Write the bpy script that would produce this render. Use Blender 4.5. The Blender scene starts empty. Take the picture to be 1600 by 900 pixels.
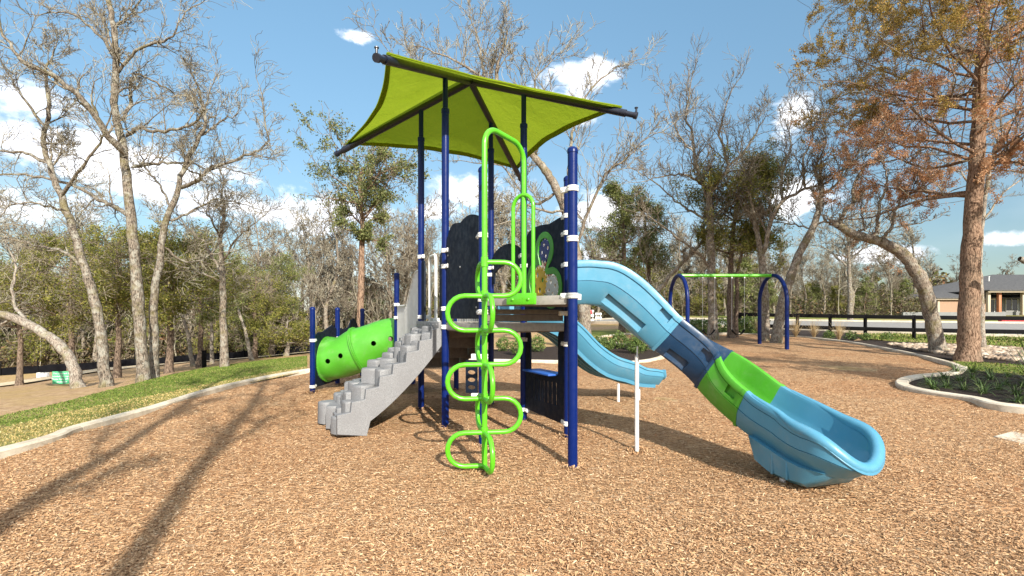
import bpy, bmesh, math, random
import numpy as np
from mathutils import Vector, Matrix
from mathutils.geometry import delaunay_2d_cdt

random.seed(7)
RNG = np.random.default_rng(11)
sc = bpy.context.scene
COL = sc.collection
PI = math.pi

# ------------------------------------------------------------------ camera, world, sun, exposure
F, HOR, EYE = 781.0, 495.7, 1.317
cam_d = bpy.data.cameras.new('camera')
cam = bpy.data.objects.new('camera', cam_d)
COL.objects.link(cam)
cam.location = (0, 0, EYE)
cam.rotation_euler = (PI / 2, 0, 0)
cam_d.sensor_width = 36.0
cam_d.lens = 36.0 * F / 1600
cam_d.shift_y = (HOR - 450) / 1600
cam_d.clip_start = 0.05
cam_d.clip_end = 2000
sc.camera = cam

SUN_EL, SUN_AZ = math.radians(29.5), math.radians(158)   # azimuth clockwise from +Y
SUN_DIR = Vector((math.sin(SUN_AZ) * math.cos(SUN_EL), math.cos(SUN_AZ) * math.cos(SUN_EL), math.sin(SUN_EL)))
sd = bpy.data.lights.new('sun', 'SUN')
sd.energy = 3.9
sd.angle = math.radians(0.5)
sd.color = (1.0, 0.93, 0.82)
sun = bpy.data.objects.new('sun', sd)
COL.objects.link(sun)
sun.location = SUN_DIR * 40
sun.rotation_euler = SUN_DIR.to_track_quat('Z', 'Y').to_euler()

sc.view_settings.view_transform = 'Standard'
sc.view_settings.look = 'None'
sc.view_settings.gamma = 1.0
sc.view_settings.exposure = 1.2
sc.cycles.max_bounces = 6
sc.cycles.transparent_max_bounces = 8
sc.cycles.use_denoising = True

world = bpy.data.worlds.new('World')
sc.world = world
world.use_nodes = True


class NT:
    """tiny node-tree helper"""
    def __init__(s, tree):
        s.t = tree
        s.n = tree.nodes
        s.l = tree.links

    def add(s, typ, **kw):
        nd = s.n.new(typ)
        for k, v in kw.items():
            if k.startswith('i_'):
                key = k[2:]
                key = int(key) if key.isdigit() else key.replace('__', ' ')
                s.put(nd.inputs[key], v)
            else:
                setattr(nd, k, v)
        return nd

    def put(s, sock, v):
        if hasattr(v, 'is_linked') or isinstance(v, bpy.types.NodeSocket):
            s.l.new(v, sock)
        else:
            sock.default_value = v

    def math(s, op, a, b=0.0, c=0.0, clamp=False):
        nd = s.n.new('ShaderNodeMath')
        nd.operation = op
        nd.use_clamp = clamp
        s.put(nd.inputs[0], a)
        s.put(nd.inputs[1], b)
        s.put(nd.inputs[2], c)
        return nd.outputs[0]

    def vmath(s, op, a, b=(0, 0, 0)):
        nd = s.n.new('ShaderNodeVectorMath')
        nd.operation = op
        s.put(nd.inputs[0], a)
        if op == 'SCALE':
            s.put(nd.inputs['Scale'], b)
        else:
            s.put(nd.inputs[1], b)
        return nd.outputs['Value'] if op in ('LENGTH', 'DOT_PRODUCT') else nd.outputs[0]

    def noise(s, vec, scale, detail=4.0, rough=0.55, dist=0.0):
        nd = s.n.new('ShaderNodeTexNoise')
        if vec is not None:
            s.put(nd.inputs['Vector'], vec)
        nd.inputs['Scale'].default_value = scale
        nd.inputs['Detail'].default_value = detail
        nd.inputs['Roughness'].default_value = rough
        nd.inputs['Distortion'].default_value = dist
        return nd.outputs['Fac']

    def ramp(s, fac, stops, interp='LINEAR'):
        nd = s.n.new('ShaderNodeValToRGB')
        nd.color_ramp.interpolation = interp
        cr = nd.color_ramp
        while len(cr.elements) < len(stops):
            cr.elements.new(0.5)
        for e, (p, c) in zip(cr.elements, stops):
            e.position = p
            e.color = tuple(c) + (1,) if len(c) == 3 else c
        s.put(nd.inputs['Fac'], fac)
        return nd.outputs['Color']

    def mix(s, fac, a, b, mode='MIX'):
        nd = s.n.new('ShaderNodeMix')
        nd.data_type = 'RGBA'
        nd.blend_type = mode
        s.put(nd.inputs[0], fac)
        s.put(nd.inputs[6], a if not isinstance(a, tuple) or len(a) == 4 else a + (1,))
        s.put(nd.inputs[7], b if not isinstance(b, tuple) or len(b) == 4 else b + (1,))
        return nd.outputs[2]

    def mapr(s, v, a, b, c=0.0, d=1.0, smooth=True):
        nd = s.n.new('ShaderNodeMapRange')
        nd.interpolation_type = 'SMOOTHSTEP' if smooth else 'LINEAR'
        s.put(nd.inputs[0], v)
        for i, x in enumerate((a, b, c, d)):
            nd.inputs[i + 1].default_value = x
        return nd.outputs[0]


def build_world():
    w = NT(world.node_tree)
    w.n.clear()
    out = w.add('ShaderNodeOutputWorld')
    bg = w.add('ShaderNodeBackground')
    bg.inputs['Strength'].default_value = 0.135
    sky = w.add('ShaderNodeTexSky')
    sky.sky_type = 'NISHITA'
    sky.sun_disc = False
    sky.sun_elevation = SUN_EL
    sky.sun_rotation = SUN_AZ
    sky.altitude = 200
    sky.air_density = 1.0
    sky.dust_density = 0.6
    sky.ozone_density = 1.6
    tint = w.mix(1.0, sky.outputs['Color'], (SKYTINT[0], SKYTINT[1], SKYTINT[2], 1), 'MULTIPLY')
    d = w.add('ShaderNodeTexCoord').outputs['Generated']
    up = w.add('ShaderNodeSeparateXYZ', i_0=d).outputs[2]
    hz = w.mapr(up, 0.0, 0.55, 0.0, 1.0, smooth=False)
    tint = w.mix(1.0, tint, w.mix(hz, (0.42, 0.36, 0.395, 1), (1.0, 1.0, 1.0, 1)), 'MULTIPLY')
    # cumulus banks: (direction through the picture, half width, half height)
    banks = [(555, 58, 34, 15), (905, 122, 85, 40), (860, 165, 110, 35), (40, 150, 90, 45), (250, 265, 170, 55),
             (360, 300, 95, 60), (470, 335, 120, 42), (120, 240, 130, 50), (690, 330, 70, 28), (750, 300, 110, 40),
             (1240, 200, 45, 75), (1590, 372, 60, 20), (1390, 395, 80, 22), (560, 330, 90, 30),
             (960, 330, 120, 45), (70, 330, 140, 50), (880, 400, 140, 30), (1250, 300, 60, 50)]
    m = None
    for px, py, rx, rz in banks:
        v = Vector(((px - 800) / F, 1, -(py - HOR) / F))
        L = v.length
        v.normalize()
        q = w.vmath('SUBTRACT', d, tuple(v))
        q = w.vmath('MULTIPLY', q, (F * L / rx, F * L / rx * 0.6, F * L / rz))
        r = w.mapr(w.vmath('LENGTH', q), 1.5, 0.1)
        m = r if m is None else w.math('MAXIMUM', m, r)
    n1 = w.noise(w.vmath('MULTIPLY', d, (1, 1, 1.6)), 9.0, 8.0, 0.62, 0.3)
    n2 = w.noise(w.vmath('MULTIPLY', d, (1, 1, 2.4)), 2.6, 5.0, 0.5)
    dens = w.math('ADD', m, w.math('MULTIPLY', w.math('SUBTRACT', n1, 0.5), 2.4))
    cl = w.mapr(dens, 0.50, 1.0)
    # thin veil of distant cloud low over the horizon all round
    sep = w.add('ShaderNodeSeparateXYZ', i_0=d)
    low = w.mapr(sep.outputs[2], 0.34, 0.03)
    veil = w.math('MULTIPLY', low, w.mapr(n2, 0.42, 0.72), clamp=True)
    over = w.math('MAXIMUM', w.mapr(sep.outputs[1], 0.1, -0.4), w.mapr(sep.outputs[2], 0.66, 0.9))  # unseen cloud overhead and behind the camera, added to lift the fill light
    back = w.math('MULTIPLY', over, w.mapr(n2, 0.34, 0.58), clamp=True)
    cov = w.math('MAXIMUM', cl, w.math('MAXIMUM', w.math('MULTIPLY', veil, 0.32), back), clamp=True)
    shade = w.mapr(w.noise(w.vmath('ADD', d, (0.0, 0.0, 0.035)), 7.0, 6.0, 0.6), 0.35, 0.65)
    ccol = w.mix(shade, (CLOUD[0] * 0.72, CLOUD[1] * 0.76, CLOUD[2] * 0.84, 1), (CLOUD[0], CLOUD[1], CLOUD[2], 1))
    fin = w.mix(cov, tint, ccol)
    w.l.new(fin, bg.inputs['Color'])
    w.l.new(bg.outputs[0], out.inputs['Surface'])


SKYTINT = (0.74, 0.86, 0.77)
CLOUD = (6.0, 6.0, 6.1)
build_world()


# ------------------------------------------------------------------ terrain and pixel helpers
def sp(v, w):
    v = v / w
    return w * (v if v > 30 else math.log1p(math.exp(v)))


def T(x, y):
    """height of the finished ground"""
    up = 0.035 * sp(y - 10, 2.5)
    up = 2.6 * math.tanh(up / 2.6)
    dn = 0.15 * sp(-0.8 * x + 0.35 * y - 10, 1.5)
    return up - 3.4 * math.tanh(dn / 3.4)


def PX(px, py, Y):
    return Vector(((px - 800) / F * Y, Y, EYE - (py - HOR) / F * Y))


def G(px, py):
    """where the line of sight through a picture point meets the ground"""
    y = 1.5
    while y < 400:
        if EYE - (py - HOR) / F * y <= T((px - 800) / F * y, y):
            break
        y += 0.02 * max(1, y * 0.15)
    return Vector(((px - 800) / F * y, y, T((px - 800) / F * y, y)))


def GX(px, Y):
    x = (px - 800) / F * Y
    return Vector((x, Y, T(x, Y)))


# ------------------------------------------------------------------ object helpers
def tag(o, label=None, cat=None, group=None, kind=None):
    if label: o['label'] = label
    if cat: o['category'] = cat
    if group: o['group'] = group
    if kind: o['kind'] = kind
    return o


def empty(name, loc, label, cat, group=None, parent=None):
    o = bpy.data.objects.new(name, None)
    COL.objects.link(o)
    o.location = loc
    o.empty_display_size = 0.2
    if parent: o.parent = parent
    return tag(o, label, cat, group)


def rootloc(p):
    while p.parent: p = p.parent
    return Vector(p.location)


def link(name, me, mat, parent=None, loc=None, sharp=35):
    if mat is not None and not me.materials:
        me.materials.append(mat)
    o = bpy.data.objects.new(name, me)
    COL.objects.link(o)
    if parent: o.parent = parent
    if loc is not None: o.location = loc
    if sharp and len(me.polygons):
        me.polygons.foreach_set('use_smooth', [True] * len(me.polygons))
        me.set_sharp_from_angle(angle=math.radians(sharp))
    return o


class MB:
    """collects shapes in world space and links them as ONE mesh object"""
    def __init__(s):
        s.v, s.f = [], []

    def add(s, vs, fs):
        o = len(s.v)
        s.v += [tuple(v) for v in vs]
        s.f += [tuple(i + o for i in f) for f in fs]
        return s

    def box(s, c, size, rz=0.0, M=None, bev=0.0):
        hx, hy, hz = size[0] / 2, size[1] / 2, size[2] / 2
        if M is None: M = Matrix.Rotation(rz, 3, 'Z')
        c = Vector(c)
        if bev <= 0:
            vs = [c + M @ Vector((x * hx, y * hy, z * hz)) for z in (-1, 1) for x, y in ((-1, -1), (1, -1), (1, 1), (-1, 1))]
            return s.add(vs, [(3, 2, 1, 0), (4, 5, 6, 7), (0, 1, 5, 4), (1, 2, 6, 5), (2, 3, 7, 6), (3, 0, 4, 7)])
        b = min(bev, hx * .9, hy * .9, hz * .9)
        bm = bmesh.new()
        r = bmesh.ops.create_cube(bm, size=1)
        bmesh.ops.scale(bm, vec=(2 * hx, 2 * hy, 2 * hz), verts=bm.verts)
        bmesh.ops.bevel(bm, geom=list(bm.edges), offset=b, segments=2, affect='EDGES', profile=0.5)
        bm.verts.index_update()
        s.add([c + M @ v.co for v in bm.verts], [[v.index for v in f.verts] for f in bm.faces])
        bm.free()
        return s

    def bar(s, a, b, w, h, up=(0, 0, 1), bev=0.0):
        a, b = Vector(a), Vector(b)
        x = (b - a)
        L = x.length
        x.normalize()
        y = Vector(up).cross(x)
        if y.length < 1e-4: y = Vector((0, 1, 0)).cross(x)
        y.normalize()
        z = x.cross(y)
        return s.box((a + b) / 2, (L, w, h), M=Matrix((x, y, z)).transposed(), bev=bev)

    def tube(s, path, r, n=12, caps=True, closed=False):
        P = [Vector(p) for p in path]
        m = len(P)
        R = r if isinstance(r, (list, tuple)) else [r] * m
        tans = []
        for i in range(m):
            if closed:
                t = P[(i + 1) % m] - P[i - 1]
            else:
                t = P[min(i + 1, m - 1)] - P[max(i - 1, 0)]
            tans.append(t.normalized())
        t0 = tans[0]
        ref = Vector((0, 0, 1)) if abs(t0.z) < 0.9 else Vector((1, 0, 0))
        nx = ref.cross(t0).normalized()
        vs, fs = [], []
        for i in range(m):
            t = tans[i]
            nx = (nx - t * nx.dot(t)).normalized()
            ny = t.cross(nx)
            for k in range(n):
                a = 2 * PI * k / n
                vs.append(P[i] + (nx * math.cos(a) + ny * math.sin(a)) * R[i])
        for i in range(m if closed else m - 1):
            j = (i + 1) % m
            for k in range(n):
                k2 = (k + 1) % n
                fs.append((i * n + k, i * n + k2, j * n + k2, j * n + k))
        if caps and not closed:
            fs.append(tuple(range(n - 1, -1, -1)))
            fs.append(tuple((m - 1) * n + k for k in range(n)))
        return s.add(vs, fs)

    def lathe(s, c, prof, n=20, axis=(0, 0, 1)):
        """prof: (radius, height) pairs along axis"""
        a = Vector(axis).normalized()
        ref = Vector((1, 0, 0)) if abs(a.x) < 0.9 else Vector((0, 1, 0))
        u = ref.cross(a).normalized()
        w = a.cross(u)
        c = Vector(c)
        vs, fs = [], []
        for r, h in prof:
            for k in range(n):
                t = 2 * PI * k / n
                vs.append(c + a * h + (u * math.cos(t) + w * math.sin(t)) * max(r, 1e-4))
        for i in range(len(prof) - 1):
            for k in range(n):
                k2 = (k + 1) % n
                fs.append((i * n + k, i * n + k2, (i + 1) * n + k2, (i + 1) * n + k))
        fs.append(tuple(range(n - 1, -1, -1)))
        fs.append(tuple((len(prof) - 1) * n + k for k in range(n)))
        return s.add(vs, fs)

    def prism(s, pts, h0, h1):
        """vertical prism over a plan outline"""
        n = len(pts)
        A = sum(pts[i][0] * pts[(i + 1) % n][1] - pts[(i + 1) % n][0] * pts[i][1] for i in range(n))
        if A < 0: pts = pts[::-1]
        vs = [(p[0], p[1], h0) for p in pts] + [(p[0], p[1], h1) for p in pts]
        fs = [tuple(range(n - 1, -1, -1)), tuple(range(n, 2 * n))] + [(i, (i + 1) % n, n + (i + 1) % n, n + i) for i in range(n)]
        return s.add(vs, fs)

    def sphere(s, c, r, n=14, m=8, sq=(1, 1, 1)):
        c = Vector(c)
        vs, fs = [c + Vector((0, 0, -r * sq[2]))], []
        for i in range(1, m):
            b = -PI / 2 + PI * i / m
            for k in range(n):
                a = 2 * PI * k / n
                vs.append(c + Vector((r * sq[0] * math.cos(b) * math.cos(a), r * sq[1] * math.cos(b) * math.sin(a), r * sq[2] * math.sin(b))))
        vs.append(c + Vector((0, 0, r * sq[2])))
        for k in range(n):
            fs.append((0, 1 + (k + 1) % n, 1 + k))
            fs.append((len(vs) - 1, 1 + (m - 2) * n + k, 1 + (m - 2) * n + (k + 1) % n))
        for i in range(m - 2):
            for k in range(n):
                k2 = (k + 1) % n
                fs.append((1 + i * n + k, 1 + i * n + k2, 1 + (i + 1) * n + k2, 1 + (i + 1) * n + k))
        return s.add(vs, fs)

    def loft(s, rings, cap=True, closed=True):
        n = len(rings[0])
        vs = [p for r in rings for p in r]
        fs = []
        for i in range(len(rings) - 1):
            for k in range(n if closed else n - 1):
                k2 = (k + 1) % n
                fs.append((i * n + k, i * n + k2, (i + 1) * n + k2, (i + 1) * n + k))
        if cap:
            fs.append(tuple(range(n - 1, -1, -1)))
            fs.append(tuple((len(rings) - 1) * n + k for k in range(n)))
        return s.add(vs, fs)

    def build(s, name, mat, parent=None, sharp=35, origin=None, bevel=0.0):
        o = rootloc(parent) if parent else (Vector(origin) if origin is not None else Vector((0, 0, 0)))
        me = bpy.data.meshes.new(name)
        me.from_pydata([(v[0] - o.x, v[1] - o.y, v[2] - o.z) for v in s.v], [], s.f)
        me.update()
        ob = link(name, me, mat, parent, None if parent else o, sharp)
        if bevel:
            b = ob.modifiers.new('bevel', 'BEVEL')
            b.width = bevel
            b.segments = 2
            b.limit_method = 'ANGLE'
            b.angle_limit = math.radians(40)
        return ob


def np_mesh(name, V, Fc, mat, parent=None, loc=None, sharp=0, smooth=False):
    """mesh straight from numpy arrays; Fc is (n, k) with one k"""
    me = bpy.data.meshes.new(name)
    V = np.ascontiguousarray(V, dtype=np.float32)
    Fc = np.ascontiguousarray(Fc, dtype=np.int32)
    n, k = Fc.shape
    me.vertices.add(len(V))
    me.vertices.foreach_set('co', V.ravel())
    me.loops.add(n * k)
    me.loops.foreach_set('vertex_index', Fc.ravel())
    me.polygons.add(n)
    me.polygons.foreach_set('loop_start', np.arange(0, n * k, k, dtype=np.int32))
    me.update(calc_edges=True)
    me.validate()
    if smooth:
        me.polygons.foreach_set('use_smooth', [True] * n)
    return link(name, me, mat, parent, loc, sharp)


def plate(name, outer, holes, A, B, th, mat, parent, off=0.0, bev=0.004):
    """upright sheet between plan points A and B; outlines are (along, height); holes cut right through"""
    A, B = Vector((A[0], A[1], 0)), Vector((B[0], B[1], 0))
    x = (B - A).normalized()
    z = Vector((0, 0, 1))
    y = z.cross(x)
    cu = bpy.data.curves.new('outline', 'CURVE')
    cu.dimensions = '2D'
    cu.fill_mode = 'BOTH'
    cu.extrude = th / 2 - bev
    cu.bevel_depth = bev
    cu.bevel_resolution = 1
    cu.offset = -bev
    for loop in [outer] + list(holes):
        spn = cu.splines.new('POLY')
        spn.points.add(len(loop) - 1)
        for p, q in zip(spn.points, loop):
            p.co = (q[0], q[1], 0, 1)
        spn.use_cyclic_u = True
    tmp = bpy.data.objects.new('outline', cu)
    COL.objects.link(tmp)
    dg = bpy.context.evaluated_depsgraph_get()
    me = bpy.data.meshes.new_from_object(tmp.evaluated_get(dg))
    bpy.data.objects.remove(tmp)
    bpy.data.curves.remove(cu)
    M = Matrix.Translation(A + y * off - rootloc(parent)) @ Matrix((x, z, -y)).transposed().to_4x4()
    me.transform(M)
    me.name = name
    me.materials.clear()
    return link(name, me, mat, parent, None, 30)


def arc2(cx, cy, r, a0, a1, n, ry=None):
    ry = ry or r
    return [(cx + r * math.cos(a0 + (a1 - a0) * i / n), cy + ry * math.sin(a0 + (a1 - a0) * i / n)) for i in range(n + 1)]


def spline(P, n=8):
    """Catmull-Rom through points"""
    P = [Vector(p) for p in P]
    Q = [P[0] * 2 - P[1]] + P + [P[-1] * 2 - P[-2]]
    out = []
    for i in range(1, len(Q) - 2):
        a, b, c, d = Q[i - 1:i + 3]
        for k in range(n):
            t = k / n
            out.append(0.5 * ((2 * b) + (c - a) * t + (2 * a - 5 * b + 4 * c - d) * t * t + (3 * b - a - 3 * c + d) * t ** 3))
    out.append(P[-1])
    return out


def cut(o, cutters):
    """carve closed meshes out of an object's mesh"""
    mods = []
    for c in cutters:
        m = o.modifiers.new('cut', 'BOOLEAN')
        m.object = c
        m.operation = 'DIFFERENCE'
        m.solver = 'EXACT'
        mods.append(m)
    dg = bpy.context.evaluated_depsgraph_get()
    me = bpy.data.meshes.new_from_object(o.evaluated_get(dg))
    ok = len(me.polygons) > 20
    o.modifiers.clear()
    if ok:
        old = o.data
        o.data = me
        if not me.materials: me.materials.append(old.materials[0])
        me.polygons.foreach_set('use_smooth', [True] * len(me.polygons))
        me.set_sharp_from_angle(angle=math.radians(35))
    for c in cutters:
        bpy.data.objects.remove(c)


# ------------------------------------------------------------------ materials
def mat(name, col, rough=0.5, var=0.0, vscale=6.0, bump=0.0, bscale=60.0, metal=0.0, coat=0.0, spec=0.5, col2=None, island=None, stretch=(1, 1, 1), transl=0.0):
    m = bpy.data.materials.new(name)
    m.use_nodes = True
    w = NT(m.node_tree)
    bs = w.n['Principled BSDF']
    bs.inputs['Roughness'].default_value = rough
    bs.inputs['Metallic'].default_value = metal
    bs.inputs['Coat Weight'].default_value = coat
    bs.inputs['Coat Roughness'].default_value = 0.15
    bs.inputs['Specular IOR Level'].default_value = spec
    co = w.add('ShaderNodeTexCoord').outputs['Object']
    v = w.vmath('MULTIPLY', co, stretch)
    c = None
    if island:
        rnd = w.add('ShaderNodeNewGeometry').outputs['Random Per Island']
        c = w.ramp(rnd, island)
        if var:
            n = w.noise(co, vscale, 4)
            c = w.mix(w.mapr(n, 0.35, 0.65, 0, var), c, tuple(x * 0.55 for x in island[0][1]) + (1,))
    elif var or col2:
        n = w.noise(v, vscale, 6, 0.6)
        b = col2 or tuple(x * (1 - var) for x in col)
        c = w.mix(w.mapr(n, 0.32, 0.68), tuple(col) + (1,), tuple(b) + (1,))
    if 'plastic' in name and 'navy' not in name and c is not None:
        wn = w.noise(w.vmath('MULTIPLY', co, (1, 1, 1)), 3.3, 7, 0.7)
        sc = w.noise(w.vmath('MULTIPLY', co, (9, 30, 22)), 4.0, 4, 0.6)
        wf = w.math('ADD', w.math('MULTIPLY', w.mapr(wn, 0.5, 0.72), 0.16), w.math('MULTIPLY', w.mapr(sc, 0.62, 0.72), 0.12))
        c = w.mix(wf, c, (0.42, 0.38, 0.32, 1))
    if c is None:
        bs.inputs['Base Color'].default_value = tuple(col) + (1,)
    else:
        w.l.new(c, bs.inputs['Base Color'])
    if rough < 0.6 and not island:
        rn = w.noise(co, 14, 5)
        w.l.new(w.mapr(rn, 0.3, 0.7, rough * 0.8, min(1, rough * 1.3)), bs.inputs['Roughness'])
    if bump:
        bp = w.add('ShaderNodeBump')
        bp.inputs['Strength'].default_value = bump
        bp.inputs['Distance'].default_value = 0.02
        w.l.new(w.noise(v, bscale, 6, 0.6), bp.inputs['Height'])
        w.l.new(bp.outputs[0], bs.inputs['Normal'])
    if transl:
        tr = w.add('ShaderNodeBsdfTranslucent')
        if c is None: tr.inputs['Color'].default_value = tuple(col) + (1,)
        else: w.l.new(c, tr.inputs['Color'])
        mx = w.add('ShaderNodeMixShader')
        mx.inputs[0].default_value = transl
        w.l.new(bs.outputs[0], mx.inputs[1])
        w.l.new(tr.outputs[0], mx.inputs[2])
        w.l.new(mx.outputs[0], w.n['Material Output'].inputs['Surface'])
    return m


def bark(name, dark, light, lichen=0.0, scale=1.0, red=None, bumpd=0.03):
    m = bpy.data.materials.new(name)
    m.use_nodes = True
    w = NT(m.node_tree)
    bs = w.n['Principled BSDF']
    bs.inputs['Roughness'].default_value = 0.9
    bs.inputs['Specular IOR Level'].default_value = 0.2
    co = w.add('ShaderNodeTexCoord').outputs['Object']
    v = w.vmath('MULTIPLY', co, (1, 1, 0.22))
    n = w.noise(v, 48 * scale, 8, 0.68, 0.5)
    n5 = w.noise(w.vmath('MULTIPLY', co, (1, 1, 0.35)), 60 * scale, 5, 0.6)
    n = w.math('ADD', w.math('MULTIPLY', n, 0.7), w.math('MULTIPLY', n5, 0.3))
    c = w.mix(w.mapr(n, 0.41, 0.58), tuple(x * .7 for x in dark) + (1,), tuple(light) + (1,))
    n3 = w.noise(co, 2.2, 4, 0.6)
    if red:
        c = w.mix(w.mapr(n3, 0.45, 0.6), c, w.mix(w.mapr(n, .41, .58), tuple(x * .26 for x in red) + (1,), tuple(red) + (1,)))
    if lichen:
        n2 = w.noise(co, 7, 6, 0.7)
        c = w.mix(w.math('MULTIPLY', w.mapr(n2, 0.48, 0.6), lichen), c, (0.42, 0.42, 0.36, 1))
        c = w.mix(w.math('MULTIPLY', w.mapr(n3, 0.52, 0.66), 0.55), c, (0.16, 0.14, 0.05, 1))
    w.l.new(c, bs.inputs['Base Color'])
    bp = w.add('ShaderNodeBump')
    bp.inputs['Strength'].default_value = 1.0
    bp.inputs['Distance'].default_value = bumpd
    w.l.new(n, bp.inputs['Height'])
    w.l.new(bp.outputs[0], bs.inputs['Normal'])
    return m


M = {}
M['navy'] = mat('navy_steel', (0.0012, 0.0115, 0.094), 0.33, spec=0.22, bump=0.05, bscale=90)
M['darkframe'] = mat('dark_frame_steel', (0.008, 0.011, 0.022), 0.35, bump=0.05, bscale=90)
M['navyplastic'] = mat('navy_plastic', (0.0045, 0.0105, 0.024), 0.55, spec=0.2, var=0.25, vscale=3, bump=0.05, bscale=160)
M['white'] = mat('white_plastic', (0.74, 0.74, 0.72), 0.45, var=0.12, vscale=9)
M['lightgrey'] = mat('light_grey_steel', (0.60, 0.60, 0.58), 0.4, var=0.1, vscale=9)
M['green'] = mat('green_steel', (0.095, 0.46, 0.013), 0.3, coat=0.15, var=0.12, vscale=5)
M['greenplastic'] = mat('green_plastic', (0.068, 0.32, 0.018), 0.4, var=0.12, vscale=3, bump=0.06, bscale=140)
M['bluelight'] = mat('light_blue_plastic', (0.068, 0.245, 0.37), 0.38, var=0.10, vscale=2.5, bump=0.05, bscale=140)
M['bluemid'] = mat('mid_blue_plastic', (0.003, 0.034, 0.088), 0.38, var=0.15, vscale=2.5, bump=0.05, bscale=140)
M['deck'] = mat('brown_deck_coating', (0.15, 0.125, 0.10), 0.6, var=0.25, vscale=20, bump=0.3, bscale=120)
M['decklight'] = mat('grey_deck_rim', (0.30, 0.28, 0.25), 0.55, var=0.2, vscale=20)
M['darkblue'] = mat('blue_plastic', (0.02, 0.10, 0.42), 0.4)
M['black'] = mat('black_paint', (0.007, 0.007, 0.008), 0.85, var=0.3, vscale=12, bump=0.1, bscale=50, spec=0.12)
M['gold'] = mat('yellow_plastic', (0.62, 0.40, 0.02), 0.4)
M['redp'] = mat('red_plastic', (0.38, 0.02, 0.03), 0.4)
M['steel'] = mat('galvanised_steel', (0.42, 0.42, 0.42), 0.4, metal=0.7)
M['greengear'] = mat('dark_green_plastic', (0.05, 0.26, 0.02), 0.4)
M['clear'] = mat('milky_plastic', (0.55, 0.55, 0.52), 0.35)
M['bluegear'] = mat('deep_blue_plastic', (0.02, 0.03, 0.16), 0.4)


def speckle():
    m = bpy.data.materials.new('grey_stone_plastic')
    m.use_nodes = True
    w = NT(m.node_tree)
    bs = w.n['Principled BSDF']
    bs.inputs['Roughness'].default_value = 0.6
    co = w.add('ShaderNodeTexCoord').outputs['Object']
    a = w.noise(co, 170, 2, 0.5)
    b = w.noise(co, 5, 4, 0.6)
    c = w.ramp(a, [(0.34, (0.11, 0.113, 0.118)), (0.46, (0.168, 0.171, 0.177)), (0.56, (0.20, 0.203, 0.209)), (0.68, (0.265, 0.267, 0.271))])
    c = w.mix(w.mapr(b, 0.4, 0.66, 0, 0.6), c, (0.16, 0.16, 0.165, 1))
    w.l.new(c, bs.inputs['Base Color'])
    bp = w.add('ShaderNodeBump')
    bp.inputs['Strength'].default_value = 0.25
    bp.inputs['Distance'].default_value = 0.01
    w.l.new(w.noise(co, 60, 4), bp.inputs['Height'])
    w.l.new(bp.outputs[0], bs.inputs['Normal'])
    return m


M['stone'] = speckle()


def fabric():
    m = bpy.data.materials.new('lime_shade_fabric')
    m.use_nodes = True
    w = NT(m.node_tree)
    w.n.clear()
    out = w.add('ShaderNodeOutputMaterial')
    co = w.add('ShaderNodeTexCoord').outputs['Object']
    n = w.noise(w.vmath('MULTIPLY', co, (1, 1, 1)), 3, 4)
    weave = w.add('ShaderNodeTexWave')
    weave.inputs['Scale'].default_value = 45
    weave.inputs['Distortion'].default_value = 1.0
    w.l.new(co, weave.inputs['Vector'])
    f = w.math('ADD', w.math('MULTIPLY', n, 0.6), w.math('MULTIPLY', weave.outputs['Fac'], 0.3))
    c = w.mix(f, (0.22, 0.315, 0.014, 1), (0.31, 0.40, 0.030, 1))
    d = w.add('ShaderNodeBsdfDiffuse', i_Color=c)
    t = w.add('ShaderNodeBsdfTranslucent', i_Color=c)
    bp = w.add('ShaderNodeBump')
    bp.inputs['Strength'].default_value = 0.5
    bp.inputs['Distance'].default_value = 0.03
    w.l.new(w.noise(co, 9, 5, 0.6, 0.6), bp.inputs['Height'])
    w.l.new(bp.outputs[0], d.inputs['Normal'])
    w.l.new(bp.outputs[0], t.inputs['Normal'])
    mx = w.add('ShaderNodeMixShader', i_0=0.52)
    w.l.new(d.outputs[0], mx.inputs[1])
    w.l.new(t.outputs[0], mx.inputs[2])
    w.l.new(mx.outputs[0], out.inputs['Surface'])
    return m


M['fabric'] = fabric()


def ground_mat(name, stops, scales, bump=0.5, bdist=0.03, patch=None, patchscale=0.35):
    m = bpy.data.materials.new(name)
    m.use_nodes = True
    w = NT(m.node_tree)
    bs = w.n['Principled BSDF']
    bs.inputs['Roughness'].default_value = 0.95
    bs.inputs['Specular IOR Level'].default_value = 0.15
    co = w.add('ShaderNodeTexCoord').outputs['Object']
    a = w.noise(co, scales[0], 8, 0.7, 0.3)
    c = w.ramp(a, stops)
    if patch:
        b = w.noise(co, patchscale, 5, 0.6)
        b2 = w.noise(co, patchscale * 5, 4, 0.6)
        f = w.math('ADD', w.math('MULTIPLY', b, 0.7), w.math('MULTIPLY', b2, 0.3))
        c = w.mix(w.mapr(f, 0.42, 0.6), c, w.ramp(a, patch))
    w.l.new(c, bs.inputs['Base Color'])
    bp = w.add('ShaderNodeBump')
    bp.inputs['Strength'].default_value = bump
    bp.inputs['Distance'].default_value = bdist
    w.l.new(w.noise(co, scales[1], 8, 0.7), bp.inputs['Height'])
    w.l.new(bp.outputs[0], bs.inputs['Normal'])
    return m


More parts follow.
